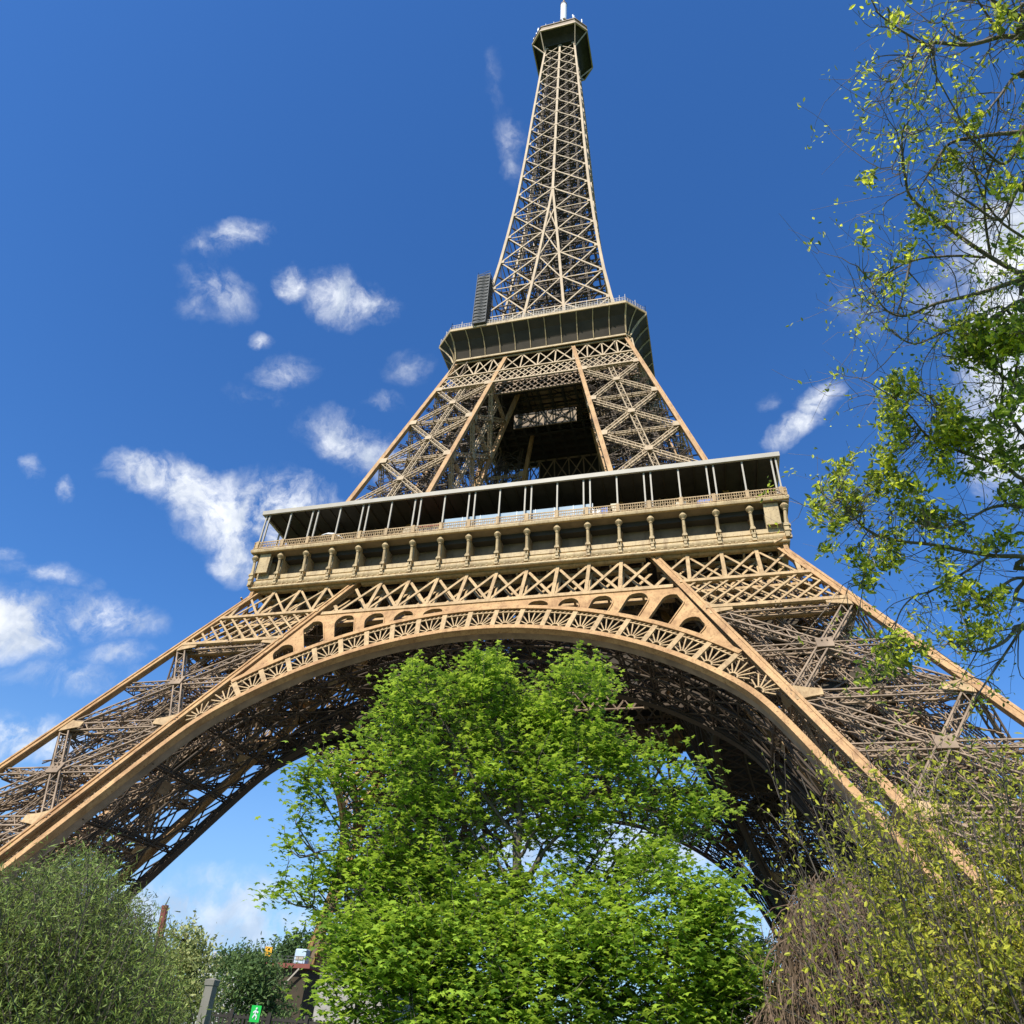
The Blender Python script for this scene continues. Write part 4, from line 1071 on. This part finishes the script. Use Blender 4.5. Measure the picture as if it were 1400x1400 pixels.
# --- narrow-leaved shrub, bottom left
def willow():
    rg = np.random.default_rng(5); D = 9.0
    base = at(60, 1400, D); base[2] = 0; B = base.copy()
    r = thing('willow_shrub', 'dense dusty olive shrub with narrow leaves in the bottom left corner', 'shrub', base)
    stems, lf = MB(), MB()
    prof = [(-160,1215),(-60,1200),(0,1215),(40,1200),(90,1178),(135,1180),(165,1220),(190,1240),(210,1272),(225,1310),(238,1345),(250,1390)]
    pu = np.array([a for a, b in prof]); pv_ = np.array([b for a, b in prof])
    for k in range(3000):
        u = rg.uniform(-160, 250); top = np.interp(u, pu, pv_); v = top+(1470-top)*rg.random()**1.25+rg.normal()*9
        dd = D+rg.normal()*.9; tip = at(u, v, dd)
        st = B+np.array([rg.normal()*.7, rg.normal()*.7, .1+rg.random()*max(.2, tip[2]-1.)])
        L_ = np.linalg.norm(tip-st)
        c = curve(lerp(tip, st, min(1, .9/L_)), tip+[rg.normal()*.05, 0, .1], .08, 5, rg)
        stems.tube(c-B, .006, .002, 3)
        if rg.random() < .12: stems.tube(curve(st, c[0], .1, 6, rg)-B, .014, .006, 4)
        n_ = int(rg.uniform(65, 105)); t_ = rg.random((n_, 1))
        i_ = np.minimum((t_[:, 0]*4).astype(int), 3); P_ = c[i_]+(c[i_+1]-c[i_])*(t_*4-i_[:, None])+rg.normal(size=(n_, 3))*.075
        leaves(lf, P_-B, .056, NAV, NAF, .1, rg)
    for k in range(9):
        st = B+rg.normal(size=3)*[.35, .35, 0]; p = at(rg.uniform(-60, 210), rg.uniform(1260, 1340), D); stems.tube(curve(st, p, .06, 8, rg)-B, .035, .012, 6)
    stems.build('stem', M_BARK, r); lf.build('foliage', M_WIL, r)
willow()

# --- twiggy yellow-green shrub, bottom right
def twiggy():
    rg = np.random.default_rng(9); D = 8.5
    base = at(1315, 1400, D); base[2] = 0; B = base
    r = thing('twiggy_shrub', 'open twiggy shrub with small yellow green leaves in the bottom right', 'shrub', base)
    st, lf = MB(), MB()
    def leafline(c, n_, s_=.058, spread=.05):
        n_ = int(n_*(.95 if c[-1][2] < 3.3 else .9))
        t_ = rg.random((n_, 1)); m = len(c)-1; i_ = np.minimum((t_[:, 0]*m).astype(int), m-1)
        P_ = c[i_]+(c[i_+1]-c[i_])*(t_*m-i_[:, None])+rg.normal(size=(n_, 3))*spread
        leaves(lf, P_-B, s_, OVV, OVF, .25, rg)
    tips = [(1075,1110),(1100,1060),(1120,1130),(1095,1180),(1140,1030),(1160,1090),(1175,1000),(1195,1060),(1220,1010),(1240,1070),(1215,1130),(1265,1010),(1290,1050),(1340,1040),
            (1365,1010),(1395,1040),(1420,1080),(1380,1120),(1330,1110),(1280,1120),(1250,1150),(1160,1150),(1090,1285),(1300,1180),(1350,1190),(1400,1170),(1430,1230),
            (1300,1260),(1365,1270),(1290,1340),(1390,1350),(1450,1150),(1460,1300),(1235,1300),(1330,1220),(1410,1230),(1205,1110),(1235,1140),(1265,1090),(1290,1150),(1320,1080),(1180,1170),(1355,1090),(1225,1190),(1145,1215),(1240,1200),(1370,1230)]
    for (u, v) in tips:
        tip = at(u, v, D+rg.normal()*.7); s0 = B+np.array([rg.normal()*.22, rg.normal()*.3, rg.uniform(0, .5)])
        mid = lerp(s0, tip, .5)+np.array([0, 0, -.12*np.linalg.norm(tip-s0)]) + rg.normal(size=3)*.1
        t_ = np.linspace(0, 1, 12)[:, None]; c = (1-t_)**2*s0+2*t_*(1-t_)*mid+t_**2*tip+rg.normal(size=(12, 3))*.018
        st.tube(c-B, .019, .004, 6)
        dens_ = rg.uniform(.25, 1.7)
        for k in range(int(20*dens_)+3):
            f = rg.uniform(.3, 1.); i_ = int(f*10.99); p0 = c[i_]; dr = (c[i_+1]-c[i_]); dr /= np.linalg.norm(dr)
            q = p0+(dr*.8+rg.normal(size=3)*.55+[0, 0, .2])*rg.uniform(.2, .62)
            cc = curve(p0, q, .1, 5, rg); st.tube(cc-B, .0045, .0015, 3); leafline(cc, int(rg.uniform(9, 24)))
            for j_ in range(2):
                q2 = cc[3]+(cc[4]-cc[2])*.6+rg.normal(size=3)*.11; c3 = curve(cc[rg.integers(1, 4)], q2, .1, 4, rg); st.tube(c3-B, .003, .0015, 3); leafline(c3, int(rg.uniform(4, 11)))
        leafline(c[6:], 20)
    st.build('branch', M_BARK, r); lf.build('foliage', M_SHR, r)
twiggy()

# --- leafless brown thicket behind it
def thicket():
    rg = np.random.default_rng(21); D = 15.
    base = at(1190, 1400, D); base[2] = 0; B = base
    r = thing('bare_thicket', 'leafless mauve brown thicket of fine hanging twigs right of the arch foot', 'shrub', base)
    st = MB()
    prof = [(1030,1385),(1055,1335),(1065,1275),(1086,1225),(1112,1200),(1150,1190),(1190,1205),(1230,1240),(1290,1270),(1360,1290),(1430,1300)]
    pu = np.array([a for a, b in prof]); pv_ = np.array([b for a, b in prof])
    for k in range(6500):
        u = rg.uniform(1030, 1430); top = np.interp(u, pu, pv_); v = top+(1430-top)*rg.random()**1.1+rg.normal()*7
        p = at(u, v, D+rg.normal()*1.0); q = p+np.array([rg.normal()*.3, rg.normal()*.3, -rg.uniform(.5, 1.5)])
        if q[2] < 0: q[2] = .02
        c = curve(p, q, .15, 6, rg); c[:, 2] += .1*np.sin(np.linspace(0, 3.14, 6)); st.tube(c-B, .009, .004, 3)
    for k in range(30):
        p = at(rg.uniform(1060, 1300), rg.uniform(1215, 1330), D); s0 = B+[rg.normal()*.9, rg.normal()*.9, 0]; st.tube(curve(s0, p, .05, 8, rg)-B, .05, .012, 6)
    st.build('twig', M_TWIG, r)
thicket()

# --- overhanging tree at the right edge
def overhang():
    rg = np.random.default_rng(33)
    trunkb = np.array([32.4, -104.6, 0.]); B = trunkb
    r = thing('overhanging_tree', 'budding tree reaching its thin branches over the right edge against the sky', 'tree', trunkb)
    trk = MB(); tp_ = [trunkb, trunkb+[-.1, .1, 2.5], trunkb+[.1, .0, 5.5], trunkb+[-.2, -.3, 8.5], trunkb+[-.5, -.6, 11.5], trunkb+[-.7, -.9, 14.]]
    tp_ = np.array(tp_); trk.tube(tp_-B, .24, .07, 10)
    lf = MB()
    RR = 10.5
    limbs = [
     [(1460,40),(1400,51),(1370,50),(1325,61),(1277,58),(1264,60),(1222,35),(1197,15)],[(1264,60),(1238,93),(1220,122)],[(1277,60),(1262,95),(1250,120)],
     [(1470,110),(1400,98),(1365,134),(1344,160)],[(1470,5),(1400,22),(1360,2),(1335,-20)],[(1370,52),(1330,-10)],[(1460,60),(1395,30),(1350,-5)],[(1325,61),(1300,45),(1288,25)],
     [(1470,170),(1400,180),(1351,185),(1299,196),(1275,230),(1255,260)],[(1470,400),(1400,376),(1347,347),(1293,309),(1248,273),(1238,244),(1233,193),(1237,170)],
     [(1354,349),(1346,289),(1351,238),(1366,200)],[(1347,352),(1302,350),(1245,357),(1196,383),(1180,370)],[(1470,360),(1400,381),(1335,402),(1280,415),(1238,432),(1212,424),(1193,398)],
     [(1470,420),(1400,410),(1350,440),(1300,450),(1250,470),(1215,450)],[(1470,770),(1400,761),(1351,759),(1277,745),(1233,740),(1194,730),(1165,705),(1147,683)],
     [(1351,761),(1308,789),(1273,808),(1249,816),(1229,840),(1218,885)],[(1470,665),(1400,655),(1375,639),(1320,620),(1273,600),(1245,569),(1225,545)],[(1470,680),(1400,689),(1355,694),(1316,714),(1270,726)],
     [(1470,850),(1400,855),(1371,879),(1336,891),(1295,880)],[(1375,640),(1367,577),(1371,518),(1360,470),(1330,450)],[(1470,540),(1400,530),(1350,500),(1320,480)],[(1320,620),(1290,570),(1270,540)],
     [(1470,820),(1400,790),(1365,805),(1345,820)],[(1400,855),(1350,930),(1330,960)],[(1470,260),(1400,250),(1370,300),(1330,280),(1300,260)],[(1470,130),(1420,140),(1380,220),(1350,210),(1320,180)],
     [(1470,600),(1410,600),(1380,560),(1390,500),(1400,450)],[(1470,470),(1400,445),(1370,420),(1340,430)],[(1245,357),(1235,400),(1225,440)],[(1194,730),(1185,770),(1178,800)],[(1400,325),(1365,300),(1340,260),(1330,215)]]
    lm = MB(); tw = MB()
    allc = []
    for L0 in limbs:
        z_off = 0
        rr = RR+rg.uniform(-.15, .15)
        P_ = [sp(u, v, rr - .9*k/len(L0)) for k, (u, v) in enumerate(L0)]
        if L0[0][0] >= 1455:
            e = P_[0]; zt = max(1.5, e[2]-.7); tb_ = np.array([np.interp(zt, tp_[:, 2], tp_[:, i_]) for i_ in range(3)])
            P_ = [tb_]+P_; r0 = .034
        else: r0 = .016
        # smooth
        P_ = np.array(P_); s_ = np.linspace(0, len(P_)-1, (len(P_)-1)*5+1); i_ = np.minimum(s_.astype(int), len(P_)-2); f = (s_-i_)[:, None]
        pm_ = P_[np.maximum(i_-1, 0)]; p0 = P_[i_]; p1 = P_[i_+1]; p2 = P_[np.minimum(i_+2, len(P_)-1)]
        c = .5*((2*p0)+(-pm_+p1)*f+(2*pm_-5*p0+4*p1-p2)*f*f+(-pm_+3*p0-3*p1+p2)*f**3)
        lm.tube(c-B, r0, .006, 7); allc.append(c[(5 if r0 > .03 else 1):])
    fwd = ray(1300, 400); fwd /= np.linalg.norm(fwd)
    def leafs(p, k, s_, sc_): leaves(lf, p+rg.normal(size=(k, 3))*sc_-B, s_, OVV, OVF, .25, rg)
    for c in allc:
        seglen = np.linalg.norm(np.diff(c, axis=0), axis=1).sum(); nt_ = int(seglen*10)
        for k in range(nt_):
            i_ = rg.integers(0, len(c)-1); dr = c[i_+1]-c[i_]; dr /= np.linalg.norm(dr)
            v = dr*.55+rg.normal(size=3)*.6; v -= fwd*np.dot(v, fwd)*.5; q = c[i_]+v*rg.uniform(.2, .62)
            cc = curve(c[i_], q, .18, 7, rg); tw.tube(cc-B, .0075, .0025, 4)
            for j_ in range(rg.integers(1, 4)):
                a = cc[rg.integers(2, 7)]; q2 = a+(v*.35+rg.normal(size=3)*.22); c3 = curve(a, q2, .15, 5, rg); tw.tube(c3-B, .0035, .0015, 3)
                if rg.random() < .85: leafs(c3[rg.integers(2, 5)], rg.integers(3, 10), .062, .05)
            if rg.random() < .25: leafs(cc[-1], rg.integers(3, 12), .06, .05)
    # fuller leaf clusters
    CL = [(1330,455,30,24),(1365,465,40,30),(1395,450,30,30),(1318,482,18,14),(1232,535,26,26),(1212,548,12,16),(1300,560,24,24),(1315,590,26,24),(1285,600,20,30),(1225,590,20,26),(1215,615,14,20),
          (1153,637,16,12),(1140,665,26,18),(1125,700,16,22),(1165,690,18,14),(1150,715,18,14),(1215,660,28,18),(1240,675,24,24),(1265,705,26,18),(1195,655,18,12),(1300,715,18,16),(1212,755,20,26),(1225,735,12,14),
          (1182,790,13,26),(1130,745,14,10),(1170,760,14,12),(1308,808,24,20),(1355,818,24,14),(1358,735,20,18),(1340,860,22,14),(1310,880,18,12),(1235,890,32,20),(1215,905,18,16),(1185,920,12,16),
          (1300,640,26,14),(1345,600,24,20),(1380,620,22,20),(1222,28,12,12),(1345,640,16,12),(1385,680,16,14),(1290,760,12,12),(1255,300,10,10),(1270,300,14,8),(1178,332,8,12),(1240,345,8,8),(1183,245,6,9),(1380,340,14,12),(1395,200,10,10),(1365,25,16,12),(1330,165,14,12),(1305,225,18,12),(1375,255,16,14),(1205,380,12,7),(1230,390,14,7),(1340,500,20,12),(1395,520,18,22),(1375,560,20,18)]
    for (u, v, a, b) in CL:
        for _ in range(max(3, int(a*b/25))):
            an_ = rg.uniform(0, 6.28); q = rg.random()**.5; p = sp(u+math.cos(an_)*a*q, v+math.sin(an_)*b*q, RR-.6+rg.normal()*.22)
            leafs(p, int(rg.uniform(10, 18)), .086, .052)
            i_ = int(rg.integers(0, len(allc))); best = min((( (c-p)**2).sum(1).min(), k) for k, c in enumerate(allc)); c = allc[best[1]]; s0 = c[((c-p)**2).sum(1).argmin()]
            tw.tube(curve(s0, p, .12, 5, rg)-B, .005, .002, 3)
    # top right corner grows thicker
    trk_o = trk.build('trunk', M_BARK2, r, True); lm.build('branch', M_BARK2, trk_o, True); tw.build('twig', M_BARK2, trk_o); lf.build('foliage', M_LEAFR, r)
overhang()

# --- background planting
def far_tree(name, label, u, v, ru, rv, D, leaf, m, ncl, per, V=OVV, F=OVF, seed=1, cr=None, cat='tree', group=None, lobes=None, tr=.2):
    c = at(u, v, D); base = c.copy(); base[2] = 0; rg = np.random.default_rng(seed)
    lobes = lobes or [(u-ru*.45, v+rv*.1, ru*.5, rv*.6, 1, 0), (u+ru*.45, v+rv*.15, ru*.5, rv*.6, 1, 0), (u, v-rv*.3, ru*.55, rv*.6, 1, 0), (u, v+rv*.4, ru*.9, rv*.5, 1, 0)]
    fork = c*1.; fork[2] = max(.6, c[2]*.7)
    return lobed_tree(name, label, cat, base, fork, lobes, D, leaf, m, M_BARK, ncl, per, tr, cr or 2*ru*D/FPX*.12, V, F, .3, rg, depth=2*ru*D/FPX*.5, group=group)
far_tree('blossoming_tree', 'pale yellow green tree beside the olive shrub at lower left', 255, 1345, 44, 70, 26., .13, M_PALE, 150, 60, seed=2, cr=.28, lobes=[(245,1302,28,24,1,0),(228,1345,36,50,1,0),(258,1340,22,40,1,0),(240,1390,48,36,1,0),(272,1325,10,16,.7,0)])
far_tree('young_tree', 'mid green tree behind the green sign at lower left', 345, 1350, 40, 50, 42., .2, M_HEDGE, 150, 60, seed=3, cr=.42, lobes=[(345,1325,26,24,1,0),(325,1355,30,34,1,0),(362,1350,26,34,1,0),(345,1392,46,30,1,0)])
far_tree('distant_tree', 'dark green rounded tree above the flat roof far off at lower left', 405, 1300, 42, 20, 175., .8, M_FAR, 90, 50, seed=4, cr=1.3, lobes=[(400,1293,22,14,1,0),(430,1300,22,14,1,0),(380,1308,16,10,1,0),(408,1310,34,14,1,0)])
far_tree('distant_tree', 'low brownish green tree far off right of the central trees', 1020, 1310, 42, 26, 120., .6, M_PALE, 80, 50, seed=6, cr=1.1, lobes=[(1010,1315,30,20,1,0),(1035,1305,26,16,1,0),(990,1325,24,20,1,0)])
far_tree('distant_tree', 'faint feathery tree far off left of the dark rounded tree', 318, 1312, 30, 14, 190., .8, M_HEDGE, 60, 40, seed=8, cr=1.3, lobes=[(310,1315,18,8,1,0),(335,1310,16,9,.8,0),(352,1318,14,8,.8,0)])

# ------------------------------------------------------------------ small things at lower left
def bx(name, m, parent, lo, hi): b = MB(); b.box(lo, hi); return b.build(name, m, parent)
M_RUST = matc('rust_red_paint', (.22, .07, .05)); M_GREEN = matc('sign_green', (.02, .55, .08)); M_YEL = matc('sign_yellow', (.8, .42, .03)); M_CON = mat('weathered_concrete', (.20, .185, .15), .9, .2, 1.)
# dark red pole
D = 60.; p0 = at(217, 1290, D); p1 = at(226, 1238, D); p2 = at(232, 1226, D)
base = p0.copy(); base[2] = 0; r = thing('flag_pole', 'leaning dark red pole with a thin tip above the olive shrub', 'pole', base)
b = MB(); dirp = (p1-p0)/(p1[2]-p0[2]); f0 = p0-dirp*p0[2]; b.tube(np.array([f0, p0, p1])-base, .24, .22, 10); b.build('shaft', M_RUST, r)
b = MB(); b.tube(np.array([p1, p2])-base, .05, .02, 6); b.build('tip', M_MESH, r)
# concrete gate post
D = 24.; c = at(291, 1340, D); r = thing('gate_post', 'pale concrete post between the pale tree and the mid green tree', 'post', (c[0], c[1], 0))
b = MB(); b.loft([[(-.12,-.12,0),(.12,-.12,0),(.12,.12,0),(-.12,.12,0)], [(-.11,-.11,c[2]-.12),(.11,-.11,c[2]-.12),(.11,.11,c[2]-.12),(-.11,.11,c[2]-.12)]]); b.build('shaft', M_CON, r)
b = MB(); b.loft([[(-.13,-.13,c[2]-.12),(.13,-.13,c[2]-.12),(.13,.13,c[2]-.12),(-.13,.13,c[2]-.12)], [(-.14,-.14,c[2]),(.14,-.14,c[2]),(.14,.14,c[2]),(-.14,.14,c[2])], [(0,0,c[2]+.05)]*4]); b.build('cap', M_CON, r)
# flat roofed kiosk by the far pier
D = 146.; c = at(395, 1322, D); r = thing('kiosk', 'flat roofed kiosk with rusty fascia left of the far stone pier', 'kiosk', (c[0], c[1], 0))
zr = c[2]; hw = 5.2
bx('roof', M_RUST, r, (-hw, -3, zr-.35), (hw, 3, zr+.25)); bx('wall', M_PANEL, r, (-hw+.8, -2, 0), (hw-.8, 2.6, zr-.351))
b = MB(); b.bars([(1.2, -2.7, zr-2.6)], [(3.4, -2.9, zr-.4)], .22, .2, (0, -1, 0)); b.build('strut', M_CANOPY, r)
b = MB(); 
for k in range(12): b.bars([(-hw+k*.9, -2.9, zr+.25)], [(-hw+k*.9, -2.9, zr+1.2)], .06, .06, (0, -1, 0))
b.bars([(-hw, -2.9, zr+1.2), (-hw, -2.9, zr+.75)], [(hw, -2.9, zr+1.2), (hw, -2.9, zr+.75)], .07, .07, (0, 0, 1)); b.build('railing', M_MESH, r)
c2 = at(413, 1308, D-2.5); r = thing('roof_unit', 'small pale blue box standing on the kiosk roof', 'box', (c2[0], c2[1], zr+.26))
b = MB(); hh = 2.1; b.loft([[(-.95,-.7,0),(.95,-.7,0),(.95,.7,0),(-.95,.7,0)], [(-.95,-.7,hh-.15),(.95,-.7,hh-.15),(.95,.7,hh-.15),(-.95,.7,hh-.15)], [(-.85,-.6,hh),(.85,-.6,hh),(.85,.6,hh),(-.85,.6,hh)], [(0,0,hh)]*4]); b.build('casing', C_LB, r)
bx('grille', M_CANOPY, r, (-.7, -.73, .5), (.7, -.705, 1.1))
# yellow flag
D = 55.; c = at(366, 1301, D); r = thing('yellow_flag', 'small yellow orange flag on a mast beside the dark rounded tree', 'flag', (c[0]-.25, c[1], 0))
b = MB(); b.tube([(0, 0, 0), (0, 0, c[2]+.4)], .035, .025, 8); b.build('mast', M_MESH, r)
b = MB(); xx = np.linspace(.03, .52, 9)
for dy in (0., .012): b.loft([[(x_, dy+.05*math.sin(x_*12), c[2]-.24+.03*math.sin(x_*9)), (x_, dy+.05*math.sin(x_*12), c[2]+.28-.08*x_)] for x_ in xx], closed=False)
b.build('cloth', M_YEL, r)
# green exit sign with running figure
D = 30.; c = at(349, 1386, D); r = thing('exit_sign', 'bright green sign with a white figure on a post at lower left', 'sign', (c[0], c[1], 0))
yw = math.atan2(c[0]-CAM[0], -(c[1]-CAM[1])); r.rotation_euler = (0, 0, -math.atan2(CAM[0]-c[0], CAM[1]-c[1])+math.pi); r.scale = (.58, .58, 1)
b = MB(); b.box((-.26, -.03, c[2]-.22), (.26, .03, c[2]+.22)); b.build('panel', M_GREEN, r)
b = MB(); zc = c[2]; yv = -.045
f = .56
b.lathe([(.01, -.03), (.05, -.02), (.05, .02), (.01, .03)], (.03, yv, zc+.24*f), 10)
sc_ = lambda L_: [(x_, y_, zc+(z_-zc)*f) for x_, y_, z_ in L_]
b.bars(sc_([(.02, yv, zc+.17), (.02, yv, zc+.14), (.0, yv, zc+.14), (-.02, yv, zc-.03), (-.02, yv-.004, zc-.03), (.1, yv, zc-.12)]), sc_([(-.02, yv, zc-.03), (.14, yv, zc+.06), (-.13, yv, zc+.05), (.1, yv, zc-.12), (-.12, yv, zc-.2), (.06, yv, zc-.27)]), .05, .012, (0, -1, 0)); b.build('pictogram', M_WHITE, r)
b = MB(); b.box((-.04, .031, 0), (.04, .1, c[2]+.3)); b.build('post', M_MESH, r)
# dark fence at the foot
D = 34.; a = at(262, 1389, D); bq = at(470, 1389, D); r = thing('security_fence', 'low dark metal fence at the bottom edge in front of the far pier', 'fence', (a[0], a[1], 0))
dd = bq-a; dd[2] = 0; L_ = np.linalg.norm(dd); dd /= L_; r.rotation_euler = (0, 0, math.atan2(dd[1], dd[0])); zt = (a[2]+bq[2])/2
nb = int(L_/.13); xs_ = np.linspace(0, L_, nb); b = MB(); b.bars(np.stack([xs_, xs_*0, xs_*0], -1), np.stack([xs_, xs_*0, xs_*0+zt], -1), .07, .03, (0, -1, 0)); b.bars([(0, 0, zt-.1), (0, 0, .2)], [(L_, 0, zt-.1), (L_, 0, .2)], .05, .08, (0, 0, 1)); b.build('bar_panel', M_DARK, r)
for k in range(5): bx('post', M_DARK, r, (L_*k/4-.06, -.08, 0), (L_*k/4+.06, .08, zt+.1))
# distant pale town blocks
cols = [matc('pale_stone_far', (.55, .52, .48)), matc('slate_far', (.25, .27, .32))]
for k, (u, wd, hv, s_) in enumerate(((292, 22, 1308, 'leftmost pale town block on the far skyline, beside the pale tree'), (318, 26, 1311, 'middle pale town block on the far skyline'), (346, 24, 1308, 'pale town block on the far skyline nearest the yellow flag'), (996, 30, 1318, 'pale town block on the far skyline right of the central trees'))):
    D = 520.; c = at(u, hv+6, D); t_ = at(u, hv, D)[2]; w = wd*D/FPX*.55; r = thing('town_house', s_, 'building', (c[0], c[1], 0), group='pale blocks on the far skyline')
    r.rotation_euler = (0, 0, .35)
    bx('wall', cols[0], r, (-w, -6, 0), (w, 6, t_-4))
    b = MB(); b.loft([[(-w,-6.1,t_-4),(w,-6.1,t_-4),(w,6,t_-4),(-w,6,t_-4)], [(-w+2,-3.5,t_),(w-2,-3.5,t_),(w-2,3.5,t_),(-w+2,3.5,t_)], [(0,0,t_+.1)]*4]); rf_ = b.build('roof', cols[1], r)
    for q in range(3): bx('chimney', cols[0], rf_, (-w*.6+q*w*.6-.7, -1, t_), (-w*.6+q*w*.6+.7, 1, t_+2.5))
    for q in range(6):
        for z_ in np.arange(max(3, t_-22), t_-6, 3.6): pass
